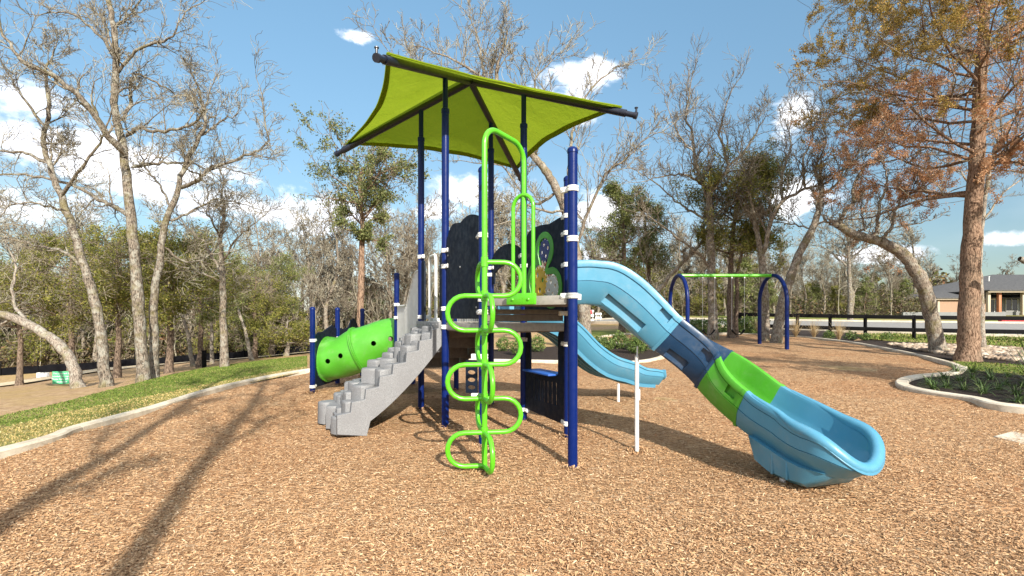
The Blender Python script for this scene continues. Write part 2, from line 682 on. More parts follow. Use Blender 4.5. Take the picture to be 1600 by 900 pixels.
def mulch_mat():
    m = bpy.data.materials.new('wood_mulch')
    m.use_nodes = True
    w = NT(m.node_tree)
    bs = w.n['Principled BSDF']
    bs.inputs['Roughness'].default_value = 0.92
    bs.inputs['Specular IOR Level'].default_value = 0.15
    co = w.add('ShaderNodeTexCoord').outputs['Object']
    cols, hts = [], []
    warp = w.noise(co, 3.0, 3)
    for k, ang in enumerate((0.3, 1.35, 2.4)):
        mp = w.add('ShaderNodeMapping', i_Vector=co)
        mp.inputs['Rotation'].default_value = (0, 0, ang)
        mp.inputs['Scale'].default_value = (16, 62, 1)
        vo = w.add('ShaderNodeTexVoronoi', i_Vector=mp.outputs[0])
        vo.inputs['Scale'].default_value = 1.0
        vo.inputs['Randomness'].default_value = 1.0
        sepc = w.add('ShaderNodeSeparateColor', i_0=vo.outputs['Color'])
        cols.append((sepc.outputs[0], vo.outputs['Distance'], sepc.outputs[1]))
    sel = w.noise(co, 22, 2)
    a = w.mix(w.mapr(sel, 0.44, 0.46), cols[0][0], cols[1][0])
    a = w.mix(w.mapr(w.noise(w.vmath('ADD', co, (3, 7, 1)), 26, 2), 0.54, 0.56), a, cols[2][0])
    h = w.mix(w.mapr(sel, 0.44, 0.46), cols[0][1], cols[1][1])
    c = w.ramp(a, [(0.0, (0.17, 0.088, 0.045)), (0.2, (0.33, 0.187, 0.095)), (0.5, (0.45, 0.268, 0.138)), (0.78, (0.53, 0.338, 0.185)), (1.0, (0.60, 0.44, 0.28))])
    big = w.noise(co, 0.5, 5, 0.6)
    c = w.mix(w.mapr(big, 0.42, 0.66, 0, 0.7), c, w.mix(1.0, c, (0.92, 0.81, 0.74, 1), 'MULTIPLY'))
    mid = w.noise(co, 5, 5, 0.65)
    c = w.mix(w.mapr(mid, 0.52, 0.7, 0, 0.5), c, w.mix(1.0, c, (0.62, 0.56, 0.5, 1), 'MULTIPLY'))
    w.l.new(c, bs.inputs['Base Color'])
    bp = w.add('ShaderNodeBump')
    bp.inputs['Strength'].default_value = 0.9
    bp.inputs['Distance'].default_value = 0.03
    hh = w.math('ADD', w.math('MULTIPLY', h, -1.0), w.math('MULTIPLY', a, 0.8))
    w.l.new(hh, bp.inputs['Height'])
    w.l.new(bp.outputs[0], bs.inputs['Normal'])
    return m


M['mulch'] = mulch_mat()
M['chip'] = mat('wood_chip', (0.4, 0.24, 0.12), 0.9, spec=0.15,
                island=[(0.0, (0.20, 0.105, 0.055)), (0.2, (0.34, 0.195, 0.10)), (0.55, (0.45, 0.272, 0.142)), (0.85, (0.54, 0.352, 0.195)), (1.0, (0.64, 0.475, 0.31))])
M['soil'] = ground_mat('leaf_litter', [(0.3, (0.22, 0.135, 0.07)), (0.5, (0.40, 0.265, 0.15)), (0.7, (0.54, 0.40, 0.26))], (7, 25), 0.8, 0.05,
                       patch=[(0.3, (0.26, 0.19, 0.075)), (0.55, (0.42, 0.29, 0.12)), (0.75, (0.52, 0.38, 0.2))], patchscale=0.16)
M['lawn'] = ground_mat('lawn', [(0.3, (0.065, 0.095, 0.016)), (0.5, (0.12, 0.155, 0.03)), (0.7, (0.20, 0.21, 0.055))], (30, 60), 0.7, 0.03,
                       patch=[(0.3, (0.20, 0.165, 0.06)), (0.5, (0.33, 0.26, 0.105)), (0.7, (0.43, 0.34, 0.16))], patchscale=0.4)
M['bed'] = ground_mat('dark_bark_mulch', [(0.3, (0.018, 0.013, 0.011)), (0.5, (0.045, 0.033, 0.027)), (0.72, (0.11, 0.085, 0.07))], (45, 60), 1.0, 0.05)
M['dirt'] = ground_mat('pale_dirt', [(0.3, (0.42, 0.32, 0.20)), (0.5, (0.56, 0.45, 0.30)), (0.7, (0.64, 0.54, 0.39))], (5, 30), 0.5, 0.03)
M['concrete'] = ground_mat('pale_concrete', [(0.3, (0.42, 0.365, 0.28)), (0.5, (0.56, 0.50, 0.395)), (0.7, (0.64, 0.585, 0.48))], (9, 60), 0.3, 0.012, patch=[(0.3, (0.34, 0.29, 0.22)), (0.5, (0.47, 0.41, 0.32)), (0.7, (0.56, 0.50, 0.40))], patchscale=1.3)
M['road'] = ground_mat('grey_road', [(0.3, (0.19, 0.18, 0.168)), (0.5, (0.235, 0.225, 0.21)), (0.7, (0.275, 0.262, 0.245))], (4, 60), 0.2, 0.01)
M['blade'] = mat('grass_blade', (0.2, 0.25, 0.05), 0.8, spec=0.2, island=[(0, (0.05, 0.09, 0.012)), (0.5, (0.095, 0.145, 0.022)), (0.85, (0.15, 0.185, 0.035)), (1, (0.28, 0.25, 0.09))])
M['straw'] = mat('straw_blade', (0.4, 0.3, 0.12), 0.85, spec=0.15, island=[(0, (0.13, 0.135, 0.03)), (0.4, (0.27, 0.22, 0.075)), (0.8, (0.42, 0.315, 0.135)), (1, (0.50, 0.40, 0.2))])
M['bark_oak'] = bark('oak_bark', (0.060, 0.047, 0.036), (0.255, 0.212, 0.165), lichen=0.45)
M['bark_oakdark'] = bark('dark_oak_bark', (0.08, 0.06, 0.046), (0.30, 0.245, 0.19), lichen=0.4)
M['bark_cedar'] = bark('cedar_bark', (0.11, 0.06, 0.036), (0.36, 0.24, 0.165), red=(0.30, 0.205, 0.14), scale=0.8, bumpd=0.05)
M['bark_pale'] = bark('pale_bark', (0.12, 0.095, 0.075), (0.36, 0.305, 0.25), lichen=0.45)
M['bark_junip'] = bark('juniper_bark', (0.075, 0.052, 0.038), (0.23, 0.17, 0.125), scale=0.8, bumpd=0.04)
M['twig'] = mat('grey_lichen_twig', (0.26, 0.235, 0.185), 0.95, spec=0.1, island=[(0, (0.10, 0.08, 0.058)), (0.5, (0.23, 0.20, 0.15)), (1, (0.40, 0.375, 0.29))])
M['twigdark'] = mat('brown_twig', (0.12, 0.1, 0.08), 0.95, spec=0.1, island=[(0, (0.10, 0.078, 0.058)), (0.6, (0.21, 0.175, 0.13)), (1, (0.34, 0.30, 0.22))])
M['cedar'] = mat('cedar_leaf', (0.06, 0.08, 0.02), 0.85, spec=0.2, transl=0.4, island=[(0, (0.085, 0.10, 0.022)), (0.5, (0.20, 0.21, 0.048)), (0.85, (0.30, 0.28, 0.07)), (1, (0.38, 0.31, 0.10))])
M['cedardark'] = mat('dark_cedar_leaf', (0.04, 0.06, 0.02), 0.85, spec=0.2, transl=0.2, island=[(0, (0.075, 0.10, 0.03)), (0.6, (0.165, 0.19, 0.06)), (1, (0.26, 0.265, 0.095))])
M['olive'] = mat('olive_leaf', (0.1, 0.12, 0.04), 0.8, spec=0.25, transl=0.3, island=[(0, (0.075, 0.10, 0.032)), (0.5, (0.15, 0.175, 0.06)), (1, (0.28, 0.28, 0.12))])
M['rust'] = mat('rust_leaf', (0.4, 0.2, 0.06), 0.85, spec=0.15, transl=0.45, island=[(0, (0.32, 0.165, 0.085)), (0.4, (0.55, 0.31, 0.17)), (0.8, (0.66, 0.41, 0.245)), (1, (0.70, 0.50, 0.32))])
M['ochre'] = mat('ochre_leaf', (0.25, 0.18, 0.05), 0.85, spec=0.15, transl=0.42, island=[(0, (0.15, 0.12, 0.032)), (0.5, (0.35, 0.26, 0.07)), (0.8, (0.50, 0.35, 0.105)), (1, (0.54, 0.32, 0.12))])
M['brushm'] = mat('brush_leaf', (0.15, 0.12, 0.08), 0.9, spec=0.1, transl=0.2, island=[(0, (0.05, 0.042, 0.028)), (0.35, (0.12, 0.095, 0.065)), (0.6, (0.21, 0.17, 0.12)), (0.8, (0.09, 0.10, 0.03)), (0.9, (0.15, 0.15, 0.045)), (1, (0.27, 0.13, 0.08))])
M['lily'] = mat('strap_leaf', (0.1, 0.16, 0.04), 0.55, transl=0.2, island=[(0, (0.045, 0.085, 0.02)), (0.6, (0.10, 0.16, 0.04)), (1, (0.22, 0.27, 0.09))])
M['shrub'] = mat('shrub_leaf', (0.1, 0.16, 0.04), 0.6, transl=0.25, island=[(0, (0.05, 0.09, 0.02)), (0.6, (0.11, 0.17, 0.035)), (1, (0.20, 0.25, 0.06))])
M['tanblade'] = mat('dry_grass_blade', (0.5, 0.38, 0.2), 0.85, transl=0.25, island=[(0, (0.30, 0.20, 0.09)), (0.6, (0.48, 0.36, 0.19)), (1, (0.60, 0.48, 0.3))])
M['rock'] = mat('river_stone', (0.5, 0.42, 0.32), 0.85, bump=0.2, bscale=30, island=[(0, (0.18, 0.125, 0.085)), (0.4, (0.33, 0.245, 0.17)), (0.8, (0.45, 0.355, 0.26)), (1, (0.54, 0.47, 0.38))])
M['silt'] = mat('black_silt_cloth', (0.008, 0.008, 0.010), 0.95, spec=0.05, var=0.4, vscale=3, bump=0.5, bscale=4)
M['tanwall'] = mat('tan_brick', (0.34, 0.215, 0.14), 0.85, var=0.15, vscale=8, bump=0.2, bscale=30)
M['greywall'] = mat('grey_wall', (0.20, 0.205, 0.20), 0.8, var=0.15, vscale=4)
M['roof'] = mat('grey_shingle', (0.10, 0.096, 0.093), 0.9, var=0.4, vscale=5, bump=0.4, bscale=12)
M['trim'] = mat('cream_trim', (0.46, 0.385, 0.28), 0.7, var=0.08)
M['woodpost'] = mat('orange_wood', (0.42, 0.17, 0.08), 0.7, var=0.2, vscale=6)
M['glass'] = mat('dark_glass', (0.02, 0.022, 0.025), 0.08)
M['redkerb'] = mat('red_paint', (0.46, 0.035, 0.04), 0.7, var=0.2, vscale=4)
M['signgreen'] = mat('green_sign', (0.06, 0.36, 0.17), 0.5)
M['signred'] = mat('red_sign', (0.50, 0.04, 0.05), 0.5)


# ------------------------------------------------------------------ ground sheets
def inside(poly, X, Y):
    n = len(poly)
    c = np.zeros(X.shape, bool)
    j = n - 1
    for i in range(n):
        xi, yi = poly[i]
        xj, yj = poly[j]
        if yi != yj:
            c ^= ((yi > Y) != (yj > Y)) & (X < (xj - xi) * (Y - yi) / (yj - yi) + xi)
        j = i
    return c


def hump(x, y):
    return 0.016 * math.sin(1.9 * x + 0.7 * y + 1.3 * math.sin(0.8 * y)) + 0.012 * math.sin(2.7 * y - 1.1 * x) + 0.007 * math.sin(5.1 * x + 3.7 * y) - 0.06 * math.exp(-((x - 2.55) ** 2 + (y - 3.25) ** 2) / .22) - 0.05 * math.exp(-((x - 2.6) ** 2 + (y - 8.4) ** 2) / .25)


def drape(name, poly, res, dz, m, label=None, cat=None, kind='structure', bumpy=0.0):
    """sheet over the terrain inside a plan outline"""
    pts = []
    n = len(poly)
    for i in range(n):
        a, b = poly[i], poly[(i + 1) % n]
        L = math.hypot(b[0] - a[0], b[1] - a[1])
        k = max(1, int(L / (res * 1.5)))
        pts += [(a[0] + (b[0] - a[0]) * t / k, a[1] + (b[1] - a[1]) * t / k) for t in range(k)]
    nb = len(pts)
    P = np.array(pts)
    x0, y0 = P.min(0)
    x1, y1 = P.max(0)
    gx, gy = np.meshgrid(np.arange(x0 + res / 2, x1, res), np.arange(y0 + res / 2, y1, res))
    gx = gx.ravel()
    gy = gy.ravel()
    k = inside(pts, gx, gy)
    allp = [Vector(p) for p in pts] + [Vector((a, b)) for a, b in zip(gx[k], gy[k])]
    vs, es, fs, *_ = delaunay_2d_cdt(allp, [(i, (i + 1) % nb) for i in range(nb)], [], 1, 1e-4)
    mb = MB()
    mb.add([(v.x, v.y, T(v.x, v.y) + dz + (bumpy * hump(v.x, v.y) if bumpy else 0)) for v in vs], fs)
    o = mb.build(name, m, sharp=180)
    if o.data.polygons[0].normal.z < 0:
        o.data.flip_normals()
    return tag(o, label, cat, None, kind)


def xy(v): return (v[0], v[1])


# outline of the wood-chip play surface, followed round its concrete edging
EDGE_LEFT = [(-5.9, -9), (-5.45, 1.0)] + [xy(G(*p)) for p in ((0, 710), (120, 672), (240, 640), (350, 606), (480, 580))]
EDGE_BACK = [xy(G(*p)) for p in ((480, 580), (600, 570), (700, 564), (860, 566), (964, 568), (1015, 564))]
EDGE_TIP = [xy(G(*p)) for p in ((1015, 564), (1038, 556), (1030, 548), (990, 541), (950, 535), (935, 530), (945, 526), (975, 523), (1020, 521), (1100, 521), (1180, 523), (1250, 527), (1330, 536), (1420, 553), (1478, 567))]
EDGE_BED = [xy(G(*p)) for p in ((1478, 567), (1503, 576), (1490, 585), (1440, 590), (1412, 597), (1414, 606), (1450, 615), (1520, 626), (1600, 640))] + [(9.2, 6.0), (12, 5.0)]
MULCH = EDGE_LEFT[:-1] + EDGE_BACK[:-1] + EDGE_TIP[:-1] + EDGE_BED + [(12, -9)]

LAWN_FAR = [xy(G(*p)) for p in ((480, 556), (400, 564), (320, 575), (200, 602), (100, 628), (0, 650))] + [(-9.5, 3.0), (-12, -9)]
LAWN = EDGE_LEFT[:-1] + [xy(G(480, 580))] + LAWN_FAR


def build_ground():
    # one ground sheet out to the horizon, finer near the camera
    rs = [0, .8, 1.6, 2.4, 3.2]
    while rs[-1] < 900: rs.append(rs[-1] * 1.075 + 0.12)
    nA = 128
    vs, fs = [(0, 0, T(0, 0) - .07)], []
    for r in rs[1:]:
        for k in range(nA):
            a = 2 * PI * k / nA
            x, y = r * math.cos(a), r * math.sin(a)
            vs.append((x, y, T(x, y) - .07 + (0.05 * hump(x * .6, y * .6) / .03 if r > 14 else 0)))
    for k in range(nA):
        fs.append((0, 1 + k, 1 + (k + 1) % nA))
    for i in range(len(rs) - 2):
        for k in range(nA):
            k2 = (k + 1) % nA
            fs.append((1 + i * nA + k, 1 + (i + 1) * nA + k, 1 + (i + 1) * nA + k2, 1 + i * nA + k2))
    mb = MB().add(vs, fs)
    tag(mb.build('ground', M['soil'], sharp=180), kind='structure')
    drape('mulch_surface', MULCH, 0.2, -0.02, M['mulch'], bumpy=1.0)
    drape('lawn', LAWN, 0.5, 0.0, M['lawn'])


def kerb(pts, w=0.14, h0=-0.12, h1=0.055, smooth=6, name='concrete_border'):
    P = spline([(p[0], p[1], 0) for p in pts], smooth)
    rings = []
    n = len(P)
    for i, p in enumerate(P):
        t = (P[min(i + 1, n - 1)] - P[max(i - 1, 0)]).normalized()
        s_ = Vector((-t.y, t.x, 0))
        z = T(p.x, p.y)
        a, b = p - s_ * w / 2, p + s_ * w / 2
        e = s_ * 0.02
        rings.append([(a.x, a.y, z + h0), (a.x, a.y, z + h1 - .02), ((a + e).x, (a + e).y, z + h1), ((b - e).x, (b - e).y, z + h1), (b.x, b.y, z + h1 - .02), (b.x, b.y, z + h0)])
    mb = MB()
    run, start = 0.0, 0
    for i in range(1, n):
        run += (P[i] - P[i - 1]).length
        if run > 2.4 or i == n - 1:
            seg = [list(q) for q in rings[start:i + 1]]
            if i < n - 1:      # a narrow control joint
                d = (P[i] - P[i - 1]).normalized() * .016
                seg[-1] = [(q[0] - d.x, q[1] - d.y, q[2]) for q in seg[-1]]
            mb.loft(seg, cap=True)
            run, start = 0.0, i
    # face winding outward
    o = mb.build(name, M['concrete'], sharp=40)
    bm = bmesh.new()
    bm.from_mesh(o.data)
    bmesh.ops.recalc_face_normals(bm, faces=bm.faces)
    bm.to_mesh(o.data)
    bm.free()
    return tag(o, kind='structure')


build_ground()
kerb(EDGE_LEFT + EDGE_BACK[1:] + EDGE_TIP[1:-1] + [EDGE_BED[0], EDGE_BED[1]], smooth=6)
kerb(EDGE_BED[1:], w=0.20, h1=0.06)

# planting wedge behind the structure, right-hand bed, stone bed, grass strips, road
BEDB = [xy(G(*p)) for p in ((700, 563), (860, 565), (964, 567), (1015, 563), (1036, 556), (1028, 549), (990, 542), (950, 536), (935, 531), (900, 536), (860, 541), (800, 544), (740, 547))]
drape('planting_bed', BEDB, 0.5, -0.015, M['bed'])
BEDR = [xy(G(*p)) for p in ((1503, 577), (1490, 586), (1442, 591), (1416, 598), (1418, 606), (1452, 614), (1520, 625), (1600, 639))] + [(9.2, 6.15), (12.5, 5.2), (14, 8.0), xy(G(1640, 592)), xy(G(1560, 584))]
drape('planting_bed', BEDR, 0.35, 0.012, M['bed'])
GRASSR = [xy(G(*p)) for p in ((1503, 576), (1560, 584), (1640, 592), (1680, 574), (1600, 571), (1490, 564))]
drape('grass_strip', GRASSR, 0.4, 0.006, M['lawn'])
STONE = [xy(G(*p)) for p in ((1328, 533), (1350, 531), (1400, 534), (1500, 537), (1640, 545), (1700, 558), (1680, 573), (1600, 571), (1490, 563), (1425, 550), (1340, 537))]
STONES = [xy(G(*p)) for p in ((1385, 539), (1430, 539.5), (1500, 541), (1640, 548), (1690, 560), (1610, 567), (1540, 561), (1500, 558), (1445, 549))]
drape('stone_bed', STONE, 0.5, -0.004, M['bed'])
GRASSF = [xy(G(*p)) for p in ((1345, 528), (1352, 522), (1430, 520), (1520, 521), (1640, 525), (1760, 540), (1640, 545), (1500, 537), (1400, 534))]
drape('grass_strip', GRASSF, 0.6, 0.0, M['lawn'])
BEDF = [xy(G(*p)) for p in ((1060, 519), (1180, 521), (1250, 525), (1330, 534), (1352, 523), (1300, 517), (1246, 515), (1160, 513), (1070, 513))]
drape('planting_bed', BEDF, 0.6, -0.01, M['bed'])
GRASSB = [xy(G(*p)) for p in ((990, 513.0), (1080, 512.4), (1160, 512.6), (1070, 518), (1020, 520), (975, 522), (945, 525), (935, 529), (900, 534), (900, 517))]
drape('grass_strip', GRASSB, 0.8, -0.004, M['lawn'])

# the road beyond the fence with its pale kerbs; it swings away behind the trees
RN = [(8.5, 37.5), (12.5, 32.5), (17, 27.2), (21, 23.6), (28, 20.5), (44, 16.5), (80, 9)]
RF = [(-4, 58), (8.0, 50), (18, 44.5), (27, 39.5), (40, 35.0), (60, 30), (90, 24)]
drape('road', [RN[0]] + RN[1:] + RF[::-1] + [(0.5, 47)], 1.5, 0.0, M['road'])
kerb([(0.5, 47)] + RN, w=0.35, h1=0.10, h0=-0.1, name='road_kerb', smooth=5)
kerb(RF, w=0.4, h1=0.12, h0=-0.1, name='road_kerb', smooth=5)
VERGE = [(-4, 59), (8, 51), (18, 45.5), (27, 40.5), (40, 36), (60, 31), (95, 25), (120, 60), (60, 75), (10, 66)]
drape('grass_verge', VERGE, 4.0, -0.02, M['lawn'])
# pale trail through the leaf litter on the left
TR = [xy(G(*p)) for p in ((-60, 610), (0, 603), (60, 595), (150, 580), (300, 565), (400, 558), (480, 550), (600, 543), (760, 536))]
TR2 = [xy(G(*p)) for p in ((760, 534), (600, 540.5), (480, 547), (400, 554.5), (300, 561), (150, 576), (60, 590), (0, 598), (-60, 605))]
drape('trail', TR + TR2, 1.2, -0.01, M['dirt'])
pad = MB()
pp = [xy(G(1552, 681)), xy(G(1600, 668)), (9.0, 5.9), (9.0, 4.3), xy(G(1600, 694))]
pad.prism(pp, -0.1, 0.012)
tag(pad.build('concrete_pad', M['concrete'], bevel=0.01), kind='structure')


# loose wood chips lying on the play surface
def build_chips():
    C, S = [], []
    for y0, y1, dens in ((2.0, 3.4, 9500), (3.4, 5, 5200), (5, 7.5, 1900), (7.5, 11, 600), (11, 16, 150)):
        xm = 1.06 * y1 + .3
        n = int(dens * (y1 - y0) * 2 * xm)
        x = RNG.uniform(-xm, xm, n)
        y = RNG.uniform(y0, y1, n)
        k = (np.abs(x) < 1.08 * y + .3) & inside(MULCH, x, y)
        C.append(np.stack([x[k], y[k]], 1))
        S.append(np.full(k.sum(), 1.0 + max(0, (y0 - 4) * .07)))
    C = np.concatenate(C)
    S = np.concatenate(S)
    n = len(C)
    z = np.array([T(a, b) - 0.02 + hump(a, b) for a, b in C])
    L = RNG.gamma(2.2, 0.0062, n) * S + 0.005
    W = RNG.uniform(0.0015, 0.0042, n) * S
    yaw = RNG.uniform(0, 2 * PI, n)
    pit = RNG.normal(0, 0.22, n)
    rol = RNG.normal(0, 0.45, n)
    dx = np.stack([np.cos(yaw) * np.cos(pit), np.sin(yaw) * np.cos(pit), np.sin(pit)], 1)
    sx = np.stack([-np.sin(yaw) * np.cos(rol), np.cos(yaw) * np.cos(rol), np.sin(rol)], 1)
    c = np.concatenate([C, (z + 0.003 + RNG.uniform(0, .010, n))[:, None]], 1)
    tap = RNG.uniform(0.35, 1, n)[:, None]
    a = dx * (L / 2)[:, None]
    b = sx * W[:, None]
    V = np.stack([c - a - b * tap, c + a - b, c + a + b * tap, c - a + b], 1).reshape(-1, 3)
    o = np_mesh('wood_chips', V, np.arange(4 * n).reshape(n, 4), M['chip'])
    tag(o, 'loose tan wood chips covering the play surface', None, None, 'stuff')


build_chips()


def build_heaps(spots):
    n = 130
    V = []
    for px_, py_ in spots:
        a = RNG.uniform(0, 2 * PI, n)
        r_ = .035 + RNG.gamma(2.0, .030, n)
        x, y = px_ + r_ * np.cos(a), py_ + r_ * np.sin(a)
        z = np.array([T(p, q) - .02 + hump(p, q) for p, q in zip(x, y)]) + .045 * np.exp(-(r_ / .10) ** 2) * RNG.uniform(.2, 1.1, n)
        yaw = RNG.uniform(0, 2 * PI, n)
        L = RNG.uniform(.012, .032, n)[:, None]
        W = RNG.uniform(.003, .006, n)[:, None]
        pit = RNG.normal(0, .35, n)
        d = np.stack([np.cos(yaw) * np.cos(pit), np.sin(yaw) * np.cos(pit), np.sin(pit)], 1) * L
        s_ = np.stack([-np.sin(yaw), np.cos(yaw), RNG.normal(0, .4, n)], 1) * W
        c = np.stack([x, y, z], 1)
        V.append(np.stack([c - d - s_, c + d - s_, c + d + s_, c - d + s_], 1).reshape(-1, 3))
    V = np.concatenate(V)
    tag(np_mesh('wood_chips', V, np.arange(len(V)).reshape(-1, 4), M['chip']), 'wood chips heaped against the foot of each post', None, None, 'stuff')


def build_leaves():
    n = 420
    y = 2.4 + RNG.gamma(2.2, 3.0, n)
    x = RNG.uniform(-1.05, 1.05, n) * y
    k = inside(MULCH, x, y)
    x, y = x[k], y[k]
    n = len(x)
    z = np.array([T(p, q) - .02 + hump(p, q) + .012 for p, q in zip(x, y)])
    yaw = RNG.uniform(0, 2 * PI, n)
    s_ = RNG.uniform(.012, .032, n)[:, None]
    d = np.stack([np.cos(yaw), np.sin(yaw), RNG.normal(0, .25, n)], 1) * s_
    e = np.stack([-np.sin(yaw), np.cos(yaw), RNG.normal(0, .5, n)], 1) * s_ * .5
    c = np.stack([x, y, z], 1)
    V = np.stack([c - d, c + e - d * .1, c + d, c - e + d * .1], 1).reshape(-1, 3)
    tag(np_mesh('fallen_leaves', V, np.arange(4 * n).reshape(n, 4), M['rust']), 'stray rust-brown leaves on the wood chips', None, None, 'stuff')


build_leaves()


def build_blades(name, poly, dens, h, m, label, ymax=60, w=0.006):
    P = np.array(poly)
    x0, y0 = P.min(0)
    x1, y1 = P.max(0)
    n = int(dens * (x1 - x0) * (y1 - y0))
    x = RNG.uniform(x0, x1, n)
    y = RNG.uniform(y0, y1, n)
    dist = np.hypot(x, y)
    k = inside(poly, x, y) & (y > 2) & (np.abs(x) < 1.1 * y + .5) & (RNG.uniform(0, 1, n) < np.clip((7 / np.maximum(dist, 1)) ** 1.3, 0, 1))
    x, y, dist = x[k], y[k], dist[k]
    n = len(x)
    z = np.array([T(a, b) for a, b in zip(x, y)])
    yaw = RNG.uniform(0, 2 * PI, n)
    H = RNG.uniform(.4, 1, n) * h
    W = w * np.clip(dist / 6, 1, 4)
    lean = RNG.normal(0, .5, (n, 2)) * H[:, None]
    c = np.stack([x, y, z], 1)
    s_ = np.stack([np.cos(yaw) * W, np.sin(yaw) * W, np.zeros(n)], 1)
    tip = c + np.concatenate([lean, H[:, None]], 1)
    V = np.stack([c - s_, c + s_, tip], 1).reshape(-1, 3)
    o = np_mesh(name, V, np.arange(3 * n).reshape(n, 3), m)
    tag(o, label, None, None, 'stuff')


SPL = [(p[0] - .95 - .25 * math.sin(i * 2.1), p[1] - .25) for i, p in enumerate(EDGE_LEFT)] + [xy(G(480, 573))]
build_blades('grass', EDGE_LEFT + SPL[::-1], 1800, 0.022, M['straw'], 'straw-coloured dormant lawn grass along the concrete edging')
build_blades('grass', SPL + LAWN_FAR, 2000, 0.022, M['blade'], 'mown green lawn grass left of the edging')
build_blades('grass', GRASSF, 500, 0.09, M['blade'], 'green grass strip under the black rail fence')
build_blades('grass', GRASSR, 700, 0.06, M['blade'], 'short grass between the stone bed and dark planting bed')

# river stones round the right-hand trees
def build_stones():
    P = np.array(STONES)
    n = 9000
    x = RNG.uniform(P[:, 0].min(), P[:, 0].max(), n)
    y = RNG.uniform(P[:, 1].min(), P[:, 1].max(), n)
    # stones lie in a band, the rest of the bed is dark bark
    k = inside(STONES, x, y)
    x, y = x[k], y[k]
    band = np.sin(x * .9 + 1.0) * .5 + np.sin(y * 1.1) * .5
    k = band > -.55
    x, y = x[k], y[k]
    ico = [(0, 0, -1), (.72, -.53, -.45), (-.28, -.85, -.45), (-.89, 0, -.45), (-.28, .85, -.45), (.72, .53, -.45), (.28, -.85, .45), (-.72, -.53, .45), (-.72, .53, .45), (.28, .85, .45), (.89, 0, .45), (0, 0, 1)]
    fi = [(0, 1, 2), (1, 0, 5), (0, 2, 3), (0, 3, 4), (0, 4, 5), (1, 5, 10), (2, 1, 6), (3, 2, 7), (4, 3, 8), (5, 4, 9), (1, 10, 6), (2, 6, 7), (3, 7, 8), (4, 8, 9), (5, 9, 10), (6, 10, 11), (7, 6, 11), (8, 7, 11), (9, 8, 11), (10, 9, 11)]
    I = np.array(ico)
    n = len(x)
    a = RNG.uniform(0, 6.28, n)
    r = RNG.gamma(5, .009, n) + .022
    V = I[None] * np.stack([r * RNG.uniform(.8, 1.5, n), r, r * RNG.uniform(.45, .8, n)], 1)[:, None, :]
    V += RNG.normal(0, .007, V.shape)
    ca, sa = np.cos(a)[:, None], np.sin(a)[:, None]
    X = V[..., 0] * ca - V[..., 1] * sa + x[:, None]
    Y = V[..., 0] * sa + V[..., 1] * ca + y[:, None]
    Z = V[..., 2] + np.array([T(p, q) + .03 for p, q in zip(x, y)])[:, None]
    V = np.stack([X, Y, Z], 2).reshape(-1, 3)
    Fc = (np.array(fi)[None] + (np.arange(n) * 12)[:, None, None]).reshape(-1, 3)
    o = np_mesh('gravel', V, Fc, M['rock'], smooth=True)
    tag(o, 'pale tan river stones spread round the trees on the right', None, None, 'stuff')


build_stones()

# ------------------------------------------------------------------ the play structure
P1, P2, P3, P4 = (-0.806, 6.042), (-1.273, 7.001), (0.153, 6.508), (-0.314, 7.468)
PN, PN2, PM = (0.544, 4.485), (0.62, 5.549), (-0.295, 5.075)
CC = (-0.56, 6.755)
EU = Vector((0.899, 0.4376, 0))       # P1 -> P3
EV = Vector((-0.4376, 0.899, 0))      # P1 -> P2
Q4 = (-1.96, 8.5)
Q4b = (Q4[0] + EU.x * 1.067, Q4[1] + EU.y * 1.067)
Q5 = (Q4[0] + .07, Q4[1] + 1.065)
Q1, Q2, Q3 = (-3.42, 8.57), (-3.36, 9.62), (-3.19, 10.65)
ZL, ZU, ZT = 1.245, 1.51, 0.52        # lower deck, upper deck, tunnel deck

play = empty('play_structure', (-0.3, 6.2, 0), 'blue and green playground structure under a lime shade canopy on wood chips', 'playground')


def V3(p, z=0): return Vector((p[0], p[1], z))


def post(p, ztop, r=0.0445, thin=None, clamps=()):
    mb = MB()
    if thin:
        prof = [(r, -.1), (r, thin), (r * 1.12, thin + .005), (r * 1.12, thin + .05), (r * .74, thin + .06), (r * .74, ztop)]
    else:
        prof = [(r, -.1), (r, ztop - .05), (r * 1.1, ztop - .05), (r * 1.1, ztop - .025), (r * .95, ztop - .01), (r * .6, ztop + .003), (0.004, ztop + .008)]
    mb.lathe(V3(p), prof, 24)
    o = mb.build('post', M['navy'], play, sharp=30)
    for z, ang in clamps:
        c = MB()
        c.lathe(V3(p, z), [(r + .001, -.026), (r + .008, -.024), (r + .010, -.009), (r + .006, -.005), (r + .006, .005), (r + .010, .009), (r + .008, .024), (r + .001, .026)], 24)
        d = Vector((math.cos(ang), math.sin(ang), 0))
        c.bar(V3(p, z) + d * (r), V3(p, z) + d * (r + .075), .038, .05, bev=.006)
        c.lathe(V3(p, z) + d * (r + .05) , [(.009, -.03), (.009, .03)], 8, axis=(-d.y, d.x, 0))
        c.build('clamp', M['white'], o)
    return o


def angto(a, b): return math.atan2(b[1] - a[1], b[0] - a[0])


